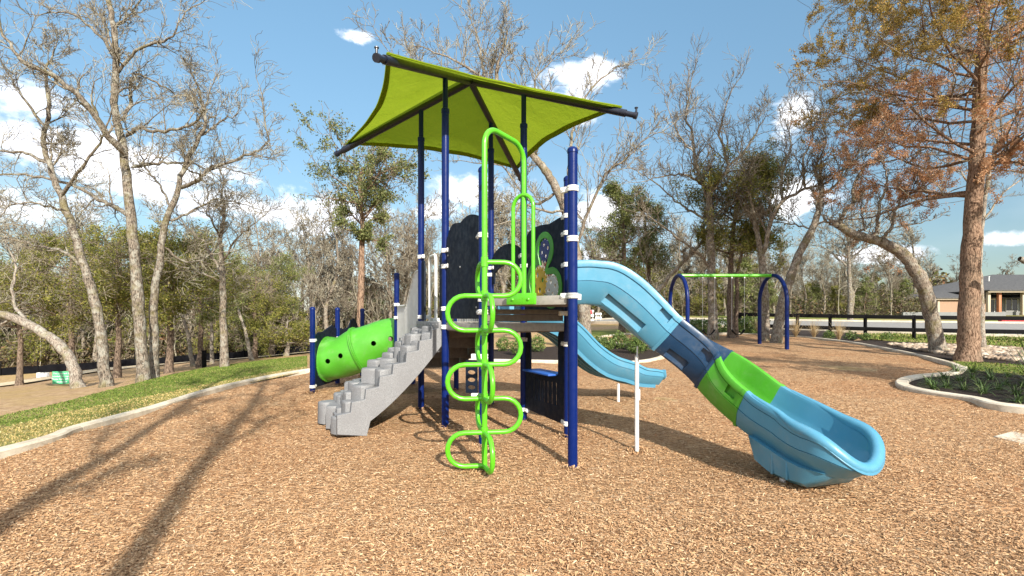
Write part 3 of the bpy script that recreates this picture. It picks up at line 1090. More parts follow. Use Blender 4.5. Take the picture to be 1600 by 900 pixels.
post(P1, 4.22, thin=3.78, clamps=[(2.12, angto(P1, PM)), (1.93, angto(P1, PM)), (1.42, angto(P1, PM)), (1.20, angto(P1, P2))])
post(P2, 4.22, thin=3.78, clamps=[(2.16, angto(P2, P1)), (1.32, angto(P2, P4))])
post(P3, 4.22, thin=3.78, clamps=[(2.12, angto(P3, P4)), (1.98, angto(P3, PN2)), (1.20, angto(P3, P1)), (1.03, angto(P3, PN2)), (.12, angto(P3, PN2))])
post(P4, 4.22, thin=3.78, clamps=[(2.05, angto(P4, P3)), (1.95, angto(P4, P2)), (1.2, angto(P4, P3))])
post(PN, 2.84, clamps=[(2.47, angto(PN, PM)), (2.02, angto(PN, PN2)), (1.51, angto(PN, PM)), (1.51, angto(PN, PN2))])
post(PN2, 2.88, clamps=[(2.44, angto(PN2, P3)), (2.25, angto(PN2, P3)), (1.90, angto(PN2, P3)), (1.36, angto(PN2, PM)), (1.02, angto(PN2, P3)), (.14, angto(PN2, P3))])
post(PM, 2.84, clamps=[(2.15, angto(PM, P1)), (1.50, angto(PM, PN)), (1.37, angto(PM, P1)), (.92, angto(PM, (-2, 5.2))), (.52, angto(PM, (-2, 5.2)))])
post(Q4, 2.07, clamps=[(1.53, angto(Q4, P2)), (1.31, angto(Q4, P2))])
post(Q4b, 2.05, clamps=[(.85, angto(Q4b, P4))])
post(Q5, 1.90, clamps=[(1.2, angto(Q5, Q4))])
post(Q1, 1.49, clamps=[(.92, angto(Q1, Q2)), (.13, angto(Q1, Q2))])
post(Q2, 1.50, clamps=[(.92, angto(Q2, Q3)), (.2, angto(Q2, Q3))])
post(Q3, 1.50, clamps=[(.93, angto(Q3, Q2))])


def shrink(pts, k):
    c = Vector((sum(p[0] for p in pts) / len(pts), sum(p[1] for p in pts) / len(pts)))
    return [tuple(c + (Vector(p[:2]) - c) * k) for p in pts]


def deck(pts, z, h=.09):
    mb = MB()
    mb.prism(shrink(pts, .985), z - h, z)
    o = mb.build('deck', M['deck'], play, bevel=.006)
    rim = MB()
    n = len(pts)
    q = shrink(pts, 1.0)
    for i in range(n):
        a, b = Vector(q[i] + (z - .035,)), Vector(q[(i + 1) % n] + (z - .035,))
        d = (b - a).normalized()
        rim.bar(a + d * .055, b - d * .055, .022, .085, bev=.005)
    rim.build('deck_rim', M['decklight'], o)
    # rows of drain holes read as short dark slots in the steel
    sl = MB()
    a, b, c2 = Vector(pts[0] + (0,)), Vector(pts[1] + (0,)), Vector(pts[-1] + (0,))
    return o


deck([P1, P3, P4, P2], ZL)
deck([P1, PM, PN2, P3], ZL)
deck([PM, PN, PN2], ZU, .08)
deck([Q4, Q4b, Q5], ZT)
# half-height step from lower to upper deck
mb = MB()
dM = (V3(PN2) - V3(PM)).normalized()
nM = Vector((-dM.y, dM.x, 0))
a, b = V3(PM, 1.375) + dM * .05 + nM * .13, V3(PN2, 1.375) - dM * .05 + nM * .13
mb.bar(a, b, .25, .05, bev=.006)
mb.bar(a - Vector((0, 0, .065)) - nM * .1, b - Vector((0, 0, .065)) - nM * .1, .02, .07)
mb.build('deck_step', M['deck'], play)

# stair flight from the lower deck down to the tunnel deck
def build_steps():
    mb = MB()
    n = 4
    a0, b0 = V3(P2), V3(P4)
    run = (V3(Q4) - V3(P2)).length
    dz = (ZL - ZT) / n
    st = run / n
    for i in range(1, n):
        z = ZL - dz * i
        o = EV * (st * (i - .5))
        mb.bar(a0 + EU * .06 + o + Vector((0, 0, z - .02)), b0 - EU * .06 + o + Vector((0, 0, z - .02)), st, .04, bev=.005)
        mb.bar(a0 + EU * .06 + o - EV * (st * .5) + Vector((0, 0, z + dz / 2 - .04)), b0 - EU * .06 + o - EV * (st * .5) + Vector((0, 0, z + dz / 2 - .04)), .02, dz - .02)
    mb.bar(a0 + EU * .06 + EV * (st * (n - 1)) + Vector((0, 0, ZT + dz / 2 - .04)), b0 - EU * .06 + EV * (st * (n - 1)) + Vector((0, 0, ZT + dz / 2 - .04)), .02, dz - .02)
    o = mb.build('stair_flight', M['deck'], play)
    for base, sgn in ((P2, 1), (P4, -1)):
        s = MB()
        A = V3(base, ZL - .16) + EU * (.03 * sgn) + EV * .05
        B = A + EV * (run - .12) + Vector((0, 0, ZT - ZL + .12))
        s.bar(A, B, .02, .26, bev=.004)
        s.build('stringer', M['deck'], o)


build_steps()


def picket_rail(A, B, z0a, z0b, top, sub, k0=.09, k1=None):
    A, B = V3(A), V3(B)
    L = (B - A).length
    d = (B - A).normalized()
    mb = MB()
    k1 = k1 or L - .09
    n = int((k1 - k0) / .085) + 1
    tops, bots = [], []
    for i in range(n):
        u = k0 + (k1 - k0) * i / (n - 1)
        zb = z0a + (z0b - z0a) * u / L
        p = A + d * u
        mb.tube([p + Vector((0, 0, zb)), p + Vector((0, 0, top(u)))], .011, 8)
        tops.append(p + Vector((0, 0, top(u))))
        bots.append(p + Vector((0, 0, zb)))
    mb.tube(tops, .017, 8)
    mb.tube(bots, .017, 8)
    return mb.build('picket_rail', M['lightgrey'], play)


def stop(u):
    t = min(1, max(0, (u - .25) / .75))
    t = t * t * (3 - 2 * t)
    return 1.98 * (1 - t) + 1.50 * t


picket_rail(P2, Q4, 1.25, .62, stop, 0)
picket_rail(P4, Q4b, 1.25, .62, stop, 0)
# white grab loop at the head of the stairs
mb = MB()
a = V3(P2) + EU * .22 + EV * .02
b = a + EV * .30
mb.tube([a + Vector((0, 0, 1.25)), a + Vector((0, 0, 2.12))] + [a + EV * (.06 - .06 * math.cos(t)) + Vector((0, 0, 2.12 + .09 * math.sin(t))) for t in (.5, 1.0, 1.4)] +
        [b - EV * (.06 - .06 * math.cos(t)) + Vector((0, 0, 2.12 + .09 * math.sin(t))) for t in (1.4, 1.0, .5)] + [b + Vector((0, 0, 2.12)), b + Vector((0, 0, 1.0))], .022, 10)
mb.box(a + Vector((0, 0, 1.275)), (.12, .09, .06), rz=.45, bev=.01)
mb.build('grab_loop', M['white'], play)

# --- upright panels
L1 = 1.0668
# tall guard beside the climber
top = [(.06, 1.30), (L1 - .06, 1.30), (L1 - .06, 2.36)] + [(L1 - .06 - .5 * t, 2.36 + .06 * math.sin(PI * t * .9)) for t in (.15, .3, .5, .7, .85, 1)] + arc2(.30, 2.13, .24, PI / 2, PI, 7, .27)
gpl = plate('guard_panel', top, [], P1, PM, .019, M['navyplastic'], play)
dG = (V3(PM) - V3(P1)).normalized()
nG = Vector((dG.y, -dG.x, 0))
for u, z in ((.5, 1.88), (.12, 1.42), (.95, 1.42), (.12, 2.05), (.95, 2.15)):
    MB().lathe(V3(P1, z) + dG * u + nG * .009, [(.012, 0), (.012, .004), (.006, .008)], 10, axis=nG).build('bolt', M['steel'], gpl)
# narrow entry panels either side of the stepped climber
for A, B in ((P1, P2), (P2, P1)):
    zt = 2.12 if A is P1 else 2.10
    out = [(.055, ZL + .03), (.20, ZL + .03)] + arc2(.125, zt - .1, .075, 0, PI / 2, 5, .1) + [(.055, zt - .02)]
    plate('entry_panel', out, [], A, B, .022, M['navyplastic'], play)
# hooded panel over the wave slide
h = [(.06, 1.80), (.15, 1.80), (.15, 1.96)] + [(.15 + (L1 - .30) * t, 1.96 + .10 * math.sin(PI * t)) for t in (.2, .4, .6, .8)] + [(L1 - .15, 1.96), (L1 - .15, 1.80), (L1 - .06, 1.80), (L1 - .06, 2.20)] + \
    [(L1 - .06 - (L1 - .12) * t, 2.20 + .14 * math.sin(PI * t) ** .7) for t in (.1, .25, .4, .55, .7, .85, .95)] + [(.06, 2.16)]
plate('hood_panel', h, [], P4, P3, .019, M['navyplastic'], play)
# gear panel
gx = L1 / 2
lobes = [(gx + .02, 2.12, .17), (gx - .13, 1.74, .24), (gx + .19, 1.66, .19)]


def lobed(grow):
    """outline round three overlapping discs"""
    pts = []
    c = (gx, 1.82)
    for k in range(72):
        a = 2 * PI * k / 72
        best = 0
        for r in np.arange(0, .62, .006):
            x, y = c[0] + r * math.cos(a), c[1] + r * math.sin(a)
            if any(math.hypot(x - lx, y - ly) < lr + grow for lx, ly, lr in lobes): best = r
        pts.append((c[0] + best * math.cos(a), c[1] + best * math.sin(a)))
    return pts


gp = [(.06, 1.34), (L1 - .06, 1.34), (L1 - .06, 2.46), (L1 - .2, 2.45), (L1 - .4, 2.42), (L1 - .6, 2.44), (.3, 2.44), (.14, 2.40), (.06, 2.32)]
gpan = plate('gear_panel', gp, [lobed(0)], P3, PN2, .019, M['navyplastic'], play)
plate('gear_frame', lobed(.055), [lobed(-.02)], P3, PN2, .034, M['greengear'], gpan)


def gear(cx, cy, r, n, m, hub, th=.012, off=0.0):
    pts = []
    for i in range(n):
        for da, rr in ((-.28, r * .86), (-.16, r), (.16, r), (.28, r * .86)):
            a = 2 * PI * (i + da) / n
            pts.append((cx + rr * math.cos(a), cy + rr * math.sin(a)))
    holes = [arc2(cx + r * .5 * math.cos(a), cy + r * .5 * math.sin(a), r * .17, 0, 2 * PI * .95, 10) for a in (0.3, 1.87, 3.44, 5.0)]
    g = plate('gear', pts, holes, P3, PN2, th, m, gpan, off, bev=.002)
    return g


gear(gx + .02, 2.12, .145, 14, M['bluegear'], 0)
gear(gx - .13, 1.74, .20, 18, M['gold'], 0)
gear(gx + .19, 1.66, .15, 14, M['clear'], 0)
gear(gx + .10, 1.92, .11, 11, M['redp'], 0, off=.013)
gear(gx - .13, 1.74, .10, 10, M['greengear'], 0, off=.014)

# ground level counter panel with slots
ol = [(.06, .14), (L1 - .06, .11), (L1 - .06, 1.10)] + arc2(L1 - .13, 1.10, .07, 0, PI, 6) + [(L1 - .20, .66), (.20, .66), (.20, 1.08)] + arc2(.13, 1.08, .07, 0, PI, 6)
sl = []
for k in range(7):
    cx = .25 + k * .095
    sl.append([(cx - .014, .56 - .012 * k * 0), (cx + .014, .56), (cx + .014, .30 - .0 * k), (cx - .014, .30)][::-1])
cp = plate('counter_panel', ol, sl, P3, PN2, .019, M['navyplastic'], play)
dP = (V3(PN2) - V3(P3)).normalized()
nP = Vector((dP.y, -dP.x, 0))
mb = MB()
mb.bar(V3(P3, .655) + dP * .21, V3(P3, .655) + dP * (L1 - .21), .26, .022, bev=.008)
mb.build('shelf', M['darkblue'], cp)

# small rotating-shape panel on the climber post
ow = [(.06, .54), (.19, .54), (.19, .88), (.06, .88)]
hs = [arc2(.125, .60 + k * .077, .043, 0, 2 * PI * .94, 10, .022) for k in range(4)]
d1 = Vector((-1.0, .35, 0)).normalized()
plate('activity_panel', ow, hs, PM, tuple(V3(PM) + d1), .019, M['navyplastic'], play)

# tunnel end panels
ow = [(.055, .10), (.99, .10), (.99, 1.10), (.80, 1.17), (.60, 1.12), (.40, 1.06), (.2, 1.05), (.055, .98)]
plate('tunnel_panel', ow, [arc2(.53, .56, .33, 0, 2 * PI * .97, 24)], Q1, Q2, .019, M['navyplastic'], play)
ow = [(.055, .20), (.99, .22), (.99, 1.05), (.90, 1.03), (.78, 1.20), (.66, 1.30), (.54, 1.26), (.42, 1.12), (.25, 1.08), (.055, 1.12)]
plate('tunnel_panel', ow, [], Q2, Q3, .019, M['navyplastic'], play)


# --- shade canopy
def build_canopy():
    K, ZC, ZA = 2.68, 3.88, 4.60
    c = Vector(CC + (0,))
    ends = [Vector(((Vector(p + (0,)) - c) * K + c)[:2] + (ZC,)) for p in (P1, P2, P4, P3)]
    apex = c + Vector((0, 0, ZA))
    rb = MB()
    for e in ends:
        e2 = e + (e - apex).normalized() * .04
        rb.tube([apex - Vector((0, 0, .10)), e2 - Vector((0, 0, .07))], .045, 12)
    root = MB()
    ns, nt = 14, 18
    vs, fs = [], []
    for q in range(4):
        A, B = ends[q], ends[(q + 1) % 4]
        o = len(vs)
        for i in range(ns + 1):
            s_ = i / ns
            for j in range(nt + 1):
                t = j / nt
                pull = 1 - .115 * (4 * t * (1 - t)) * s_ ** 1.5
                r = apex + ((A - apex) * (1 - t) + (B - apex) * t) * (s_ * pull)
                sag = .06 * (4 * t * (1 - t)) * math.sin(PI * min(1, s_ * .8))
                wr = .006 * math.sin(23 * t + 5 * q) * s_ * math.sin(PI * t)
                vs.append(r - Vector((0, 0, sag - wr)))
        for i in range(ns):
            for j in range(nt):
                a = o + i * (nt + 1) + j
                fs.append((a, a + 1, a + nt + 2, a + nt + 1))
    root.add(vs, fs)
    can = root.build('shade_canopy', M['fabric'], play, sharp=20)
    hem = MB()
    for q in range(4):
        o = q * (ns + 1) * (nt + 1) + ns * (nt + 1)
        edge = [Vector(vs[o + j]) for j in range(nt + 1)]
        ins = [Vector(vs[o - (nt + 1) + j]) for j in range(nt + 1)]
        path = [e + (i_ - e).normalized() * .01 for e, i_ in zip(edge, ins)]
        hem.loft([[p + Vector((0, 0, .012)), p + (i_ - p).normalized() * .075 + Vector((0, 0, .012)), p + (i_ - p).normalized() * .075 - Vector((0, 0, .012)), p - Vector((0, 0, .012))] for p, i_ in zip(path, ins)])
    hem.build('hem', M['fabric'], can, sharp=20)
    fr = rb.build('ridge_beams', M['darkframe'], can)
    for e in ends:
        d = (e - apex).normalized()
        p = e - Vector((0, 0, .07)) + d * .03
        m2 = MB()
        m2.tube([p, p + d * .12], .034, 12)
        m2.tube([p + d * .11, p + d * .15], .043, 12)
        m2.lathe(p + d * .14 + Vector((0, 0, .03)), [(.012, 0), (.012, .06), (.022, .06), (.022, .07)], 10)
        m2.build('end_fitting', M['darkframe'], can)
    return can


build_canopy()


# --- loop climber in front of the upper deck
def build_climber():
    cx, cy = -0.236, 4.285
    zs = [0.045, 0.33, 0.62, 0.912, 1.205, 1.50, 1.79]
    r = 0.0215
    edge_c = (V3(PM) + V3(PN)) / 2
    out = Vector((V3(PN) - V3(PM)).normalized())
    out = Vector((out.y, -out.x, 0))
    base = Vector((cx, cy, 0))
    # the arch: ground -> top -> down onto the deck edge
    mb = MB()
    ep = edge_c + out * .02
    h = (ep - base)
    L = h.length
    hd = h.normalized()
    arc = [base + Vector((0, 0, z)) for z in (.02, 1.0, 2.0, 2.80)]
    R = .16
    arc += [base + hd * (R - R * math.cos(t)) + Vector((0, 0, 2.80 + R * math.sin(t))) for t in np.linspace(.2, PI / 2, 7)]
    arc += [ep - hd * (R * 1.1 - R * 1.1 * math.cos(t)) + Vector((0, 0, 2.79 + R * math.sin(t))) for t in np.linspace(PI / 2, 0.0, 8)]
    arc += [ep + Vector((0, 0, z)) for z in (2.2, 1.45)]
    mb.tube(arc, .0245, 14)
    root = mb.build('loop_climber', M['green'], play)
    # two snaking tubes a quarter turn apart
    for ax, sg0 in ((Vector((1, .12, 0)).normalized(), -1), (Vector((.27, -1, 0)).normalized(), 1)):
        path = []
        X = .315
        for i in range(len(zs) - 1):
            sg = sg0 * (-1) ** i
            z0, z1 = zs[i], zs[i + 1]
            rr = (z1 - z0) / 2
            if ax.x < .5 and i == len(zs) - 2: pass
            if i == 0: path.append(base + Vector((0, 0, z0)))
            path.append(base + ax * (sg * (X - rr) * .55) + Vector((0, 0, z0)))
            for t in np.linspace(-PI / 2, PI / 2, 11):
                path.append(base + ax * (sg * (X - rr + rr * math.cos(t))) + Vector((0, 0, (z0 + z1) / 2 + rr * math.sin(t))))
            path.append(base + ax * (sg * (X - rr) * .55) + Vector((0, 0, z1)))
        path.append(base + Vector((0, 0, zs[-1])))
        m2 = MB().tube(path, r, 12)
        m2.build('loop_rung', M['green'], root)
    # grab hoop and bolted plate on the deck edge
    de = (V3(PN) - V3(PM)).normalized()
    c = edge_c + out * .035
    m3 = MB()
    w = .115
    hp = [c - de * w + Vector((0, 0, 1.46)), c - de * w + Vector((0, 0, 2.36))]
    hp += [c - de * (w * math.cos(t)) + Vector((0, 0, 2.36 + .12 * math.sin(t))) for t in np.linspace(.2, PI - .2, 9)]
    hp += [c + de * w + Vector((0, 0, 2.36)), c + de * w + Vector((0, 0, 1.46))]
    m3.tube(hp, .0185, 12)
    m3.build('grab_hoop', M['green'], root)
    m4 = MB()
    m4.bar(c + out * .03 - de * .165 + Vector((0, 0, 1.49)), c + out * .03 + de * .165 + Vector((0, 0, 1.49)), .03, .11, bev=.01)
    for s_ in (-1, 1):
        m4.lathe(c + out * .045 + de * (s_ * .09) + Vector((0, 0, 1.485)), [(.014, 0), (.014, .006), (.008, .012)], 10, axis=out)
    m4.build('bolt_plate', M['green'], root)
    # collars where the loops cross
    for z in zs[1:]:
        MB().lathe(base + Vector((0, 0, z)), [(.026, -.045), (.032, -.04), (.032, .04), (.026, .045)], 12).build('collar', M['green'], root)


build_climber()


# --- stepped climber of grey pods
def build_pods():
    E1, E2 = V3(P1) + EV * .02, V3(P2) - EV * .02
    D = -EU                       # outward, down the climber
    W = (E2 - E1).length
    Lr = 1.24
    n = 8
    zt = ZL - .02

    def under(s):                 # concave underside
        t = max(0.0, min(1.0, s / Lr))
        return 1.02 * (1 - t) ** 1.55 - 0.0 - .02 * t
    # cheek plates on both sides
    rd = random.Random(5)
    root = None
    prof = []
    stp = [(0.0, zt)]
    for i in range(n):
        s0, s1 = Lr * i / n, Lr * (i + 1) / n
        z = zt - (zt - .15) * (i + .25) / n
        stp += [(s0 + .01, z), (s1, z - .02)]
    low = [(Lr, .02), (Lr - .32, -.03)] + [(s, under(s)) for s in np.linspace(Lr - .36, 0, 12)]
    for off, wd in ((0.0, .085), (W - .085, .085)):
        mb = MB()
        a = [E1 + EV * off + D * s + Vector((0, 0, z)) for s, z in stp + low]
        b = [p + EV * wd for p in a]
        k = len(a)
        mb.add(a + b, [tuple(range(k - 1, -1, -1)), tuple(range(k, 2 * k))] + [(i, (i + 1) % k, k + (i + 1) % k, k + i) for i in range(k)])
        if root is None:
            root = mb.build('stepped_climber', M['stone'], play, bevel=.012)
        else:
            mb.build('side_wall', M['stone'], root, bevel=.012)
    body = MB()
    a = [E1 + EV * .10 + D * s + Vector((0, 0, z - .03)) for s, z in stp + low]
    b = [p + EV * (W - .2) for p in a]
    k = len(a)
    body.add(a + b, [tuple(range(k - 1, -1, -1)), tuple(range(k, 2 * k))] + [(i, (i + 1) % k, k + (i + 1) % k, k + i) for i in range(k)])
    body.build('step_body', M['stone'], root)
    # pods: blunt rounded columns of uneven height
    for i in range(n):
        pods = MB()
        z = zt - (zt - .15) * (i + .25) / n
        cols = 5
        for j in range(cols):
            u = .10 + (W - .20) * (j + .5) / cols + rd.uniform(-.015, .015)
            s = Lr * (i + .5) / n + rd.uniform(-.045, .06) + (.05 if (i + j) % 2 else 0)
            r0 = rd.uniform(.082, .118)
            hz = z + rd.choice((-.06, -.025, .015, .055)) + (0.0 if j not in (0,) else .0)
            zb = max(0.0, under(min(Lr, s + .02)) - .02) if s < Lr else 0.0
            zb = max(zb, z - .30) if i < n - 1 else 0.0
            c = E1 + EV * u + D * s
            m = 14
            rot = rd.uniform(0, 6.28)
            squ = rd.uniform(2.8, 5.0)
            rings = []
            for zz, sc_ in ((zb, 1.03), (hz - .03, 1.0), (hz - .008, .97), (hz, .90)):
                ring = []
                for q in range(m):
                    a_ = 2 * PI * q / m
                    rr = r0 * (abs(math.cos(a_)) ** squ + abs(math.sin(a_)) ** squ) ** (-1 / squ)
                    ring.append(c + (EV * math.cos(a_ + rot * .15) + D * math.sin(a_ + rot * .15)) * (rr * sc_) + Vector((0, 0, zz)))
                rings.append(ring)
            pods.loft(rings)
        ob = pods.build('step', M['stone'], root, sharp=45)
        bm = bmesh.new()
        bm.from_mesh(ob.data)
        bmesh.ops.recalc_face_normals(bm, faces=bm.faces)
        bm.to_mesh(ob.data)
        bm.free()
    # head flange bolted to the deck
    fl = MB()
    fl.bar(E1 + D * .03 + Vector((0, 0, zt - .01)), E2 + D * .03 + Vector((0, 0, zt - .01)), .10, .10, bev=.015)
    for j in range(7):
        fl.lathe(E1 + EV * (W * (j + .5) / 7) + D * .08 + Vector((0, 0, zt)), [(.014, 0), (.014, .006), (.006, .01)], 8, axis=D)
    fl.build('flange', M['stone'], root)


build_pods()


# --- slides
def slide_profile(w, h, th=.035, d=.0):
    """closed double-walled U, (lateral, up), floor at 0; left outside first"""
    o = w / 2
    pr = [(-o + .10, -.055), (-o + .075, -.03), (-o + .012, h * .26), (-o - .004, h * .42), (-o + .006, h * .425), (-o + .006, h * .445), (-o - .004, h * .45),
          (-o - .006, h * .78), (-o + .003, h * .785), (-o + .003, h * .80), (-o - .012, h * .81),
          (-o - .016, h - .035), (-o - .006, h - .008), (-o + .02, h), (-o + .046, h - .008), (-o + .056, h - .035),
          (-o + .062, h * .5), (-o + .085, min(.10, h * .4)), (-o + .15, min(.015, h * .15)), (-.08, 0.0)]
    pr += [(-x, z) for x, z in pr[::-1]]
    return pr


def slide_rings(path, w, hs, tan=None):
    """path: floor centre line; ring planes square to the path"""
    n = len(path)
    out = []
    for i, p in enumerate(path):
        t = (path[min(i + 1, n - 1)] - path[max(i - 1, 0)]).normalized()
        lat = Vector((t.y, -t.x, 0)).normalized()      # to the sliding child's right
        up = lat.cross(t)
        ww = w[i] if isinstance(w, list) else w
        out.append([p - lat * x + up * z for x, z in slide_profile(ww, hs[i])])
    return out


def recalc(o):
    bm = bmesh.new()
    bm.from_mesh(o.data)
    bmesh.ops.recalc_face_normals(bm, faces=bm.faces)
    bm.to_mesh(o.data)
    bm.free()
    o.data.polygons.foreach_set('use_smooth', [True] * len(o.data.polygons))
    o.data.set_sharp_from_angle(angle=math.radians(38))


def build_big_slide():
    # floor centre line: plan x, y, height; sections end at the marked points
    pts = [(.585, 5.02, 1.50), (.80, 5.01, 1.50), (.98, 5.00, 1.43), (1.42, 4.965, 1.055), (1.86, 4.83, .71), (2.13, 4.47, .42), (2.285, 4.13, .285), (2.355, 3.94, .235), (2.40, 3.79, .215)]
    hh = [.36, .36, .37, .34, .34, .325, .32, .295, .275]
    ww = [.56, .56, .56, .56, .56, .55, .56, .58, .58]
    N = 8
    P = spline(pts, N)
    H = [v.x for v in spline([(h, 0, 0) for h in hh], N)]
    W = [v.x for v in spline([(h, 0, 0) for h in ww], N)]
    cuts = [0, 3 * N, 4 * N, 5 * N, 8 * N]
    mats = [M['bluelight'], M['bluemid'], M['greenplastic'], M['bluelight']]
    labs = ['light blue entry section', 'dark blue curved section', 'bright green curved section', 'light blue exit section']
    root = empty('big_slide', (0, 0, 0), None, None, None, play)
    root.location = (0, 0, 0)
    R = slide_rings(P, W, H)
    secs = []
    for i in range(4):
        a, b = cuts[i], cuts[i + 1]
        mb = MB().loft(R[a:b + 1])
        o = mb.build('slide_section', mats[i], root)
        recalc(o)
        o['label'] = labs[i]
        secs.append(o)

    def frame(i):
        t = (P[min(i + 1, len(P) - 1)] - P[max(i - 1, 0)]).normalized()
        lat = Vector((t.y, -t.x, 0)).normalized()
        return t, lat, lat.cross(t)
    # moulded pockets in the near wall
    for sec, i, zc, ln, hgt in ((0, 3 * N - 2, .24, .13, .075), (0, 2 * N + 2, .0, .46, .10), (1, 4 * N - 2, .22, .12, .085), (1, 3 * N + 3, .0, .22, .10), (2, 5 * N - 2, .22, .11, .085)):
        t, lat, up = frame(i)
        c = P[i] + lat * (W[i] / 2 - (.005 if zc > .1 else .055)) + up * zc
        cb = MB().box(c, (ln, .06, hgt), M=Matrix((t, lat, up)).transposed())
        co = cb.build('cutter', None)
        recalc(co)
        cut(secs[sec], [co])
    # flanges between the sections
    for a in cuts[1:4]:
        t, lat, up = frame(a)
        m = MB()
        ring = slide_profile(W[a] + .012, H[a] + .004)
        m.loft([[P[a] + t * dt - lat * x * k + up * (z if z > -.04 else z - .012) for x, z in ring] for dt, k in ((-.016, 1.0), (.016, 1.0))])
        o = m.build('flange', mats[cuts.index(a) - 1], root)
        recalc(o)
    # rolled lip sweeping down both rails and round the scooped end
    e = len(P) - 1
    t, lat, up = frame(e)
    hw = W[e] / 2 - .02
    zf, zr = P[e].z, P[e].z + H[e] * up.z

    tf = Vector((t.x, t.y, 0)).normalized()

    def hgt(a):
        s_ = math.sin(a)
        k = s_ ** 2.0
        return H[e] * (1 - k) + .04 * k

    def rim(a):
        return P[e] + (lat * math.cos(a) + tf * (1.12 * max(0, math.sin(a)) ** .85)) * hw + up * (hgt(a) - .012)
    near = [P[i] + frame(i)[1] * (W[i] / 2 - .02) + frame(i)[2] * (H[i] - .012) for i in range(5 * N + 2, e)]
    far = [P[i] - frame(i)[1] * (W[i] / 2 - .02) + frame(i)[2] * (H[i] - .012) for i in range(e - 1, 5 * N + 1, -1)]
    mid = [rim(a) for a in np.linspace(0, PI, 21)]
    path = near + mid + far
    for _ in range(4):
        path = [path[0]] + [(path[i - 1] + path[i] * 2 + path[i + 1]) / 4 for i in range(1, len(path) - 1)] + [path[-1]]
    n1 = len(near)
    rr = [.018 + .027 * min(1, i / (n1 * .9), (len(path) - 1 - i) / (n1 * .9)) for i in range(len(path))]
    MB().tube(path, rr, 16).build('exit_lip', M['bluelight'], root)
    bowl = MB()
    rings = []
    for a in np.linspace(0, PI, 25):
        d = lat * math.cos(a) + tf * (1.12 * max(0, math.sin(a)) ** .85)
        half = slide_profile(W[e], hgt(a))
        half = half[:len(half) // 2] + [(-.002, 0), (-.002, -.055)]
        rings.append([P[e] + d * abs(x) + up * z for x, z in half])
    bowl.loft(rings)
    recalc(bowl.build('exit_scoop', M['bluelight'], root))
    # moulded pedestal under the exit
    ped = MB()
    rings = []
    for i, zk, ex in ((5 * N + 4, .36, 0), (6 * N - 3, .10, 0), (6 * N, .045, 0), (7 * N, .035, 0), (8 * N, .045, 0), (8 * N, .15, .14)):
        tt, ll, uu = frame(i)
        ll = Vector((ll.x, ll.y, 0)).normalized()
        w2 = W[i] / 2 - .012 - ex * .5
        topz = P[i].z - .012 - ex * .1
        zb = min(zk, topz - .03)
        c = Vector((P[i].x, P[i].y, 0)) + Vector((tt.x, tt.y, 0)).normalized() * ex
        g = .025
        rings.append([c + ll * w2 + Vector((0, 0, topz)), c + ll * (w2 - g) + Vector((0, 0, zb + .035)), c + ll * (w2 - g - .05) + Vector((0, 0, zb)),
                      c - ll * (w2 - g - .05) + Vector((0, 0, zb)), c - ll * (w2 - g) + Vector((0, 0, zb + .035)), c - ll * w2 + Vector((0, 0, topz))])
    ped.loft(rings)
    o = ped.build('pedestal', M['bluelight'], root)
    recalc(o)
    for i in (6 * N + 2, 7 * N + 1):
        tt, ll, uu = frame(i)
        p = Vector((P[i].x, P[i].y, 0)) + ll * (W[i] / 2 - .022)
        MB().bar(p + Vector((0, 0, .07)), p + Vector((0, 0, P[i].z - .02)), .018, .018, up=(1, 0, 0), bev=.005).build('rib', M['bluelight'], root)
    tt, ll, uu = frame(6 * N + 3)
    for k in (-.17, .17):
        p = Vector((P[6 * N + 3].x, P[6 * N + 3].y, 0)) + ll * k
        MB().bar(p + Vector((0, 0, -.05)), p + Vector((0, 0, .12)), .05, .03, up=(1, 0, 0), bev=.005).build('foot', M['white'], root)
    # white leg under the entry section
    lg = MB()
    b = G(995, 699)
    lg.lathe(Vector((b.x, b.y, 0)), [(.021, -.05), (.021, .92), (.019, .92), (.019, .93)], 14)
    lg.bar(Vector((b.x, b.y, .80)), Vector((b.x + .02, b.y + .05, 1.02)), .012, .04)
    lg.build('support_leg', M['white'], root)
    # white ears bolting the entry to the posts
    for q, dx, dy in ((PN, .075, .06), (PN2, .075, -.05)):
        MB().bar(V3(q, 1.50) + Vector((.045, 0, 0)), V3(q, 1.50) + Vector((dx, dy, 0)), .03, .055, bev=.006).build('bracket', M['white'], root)


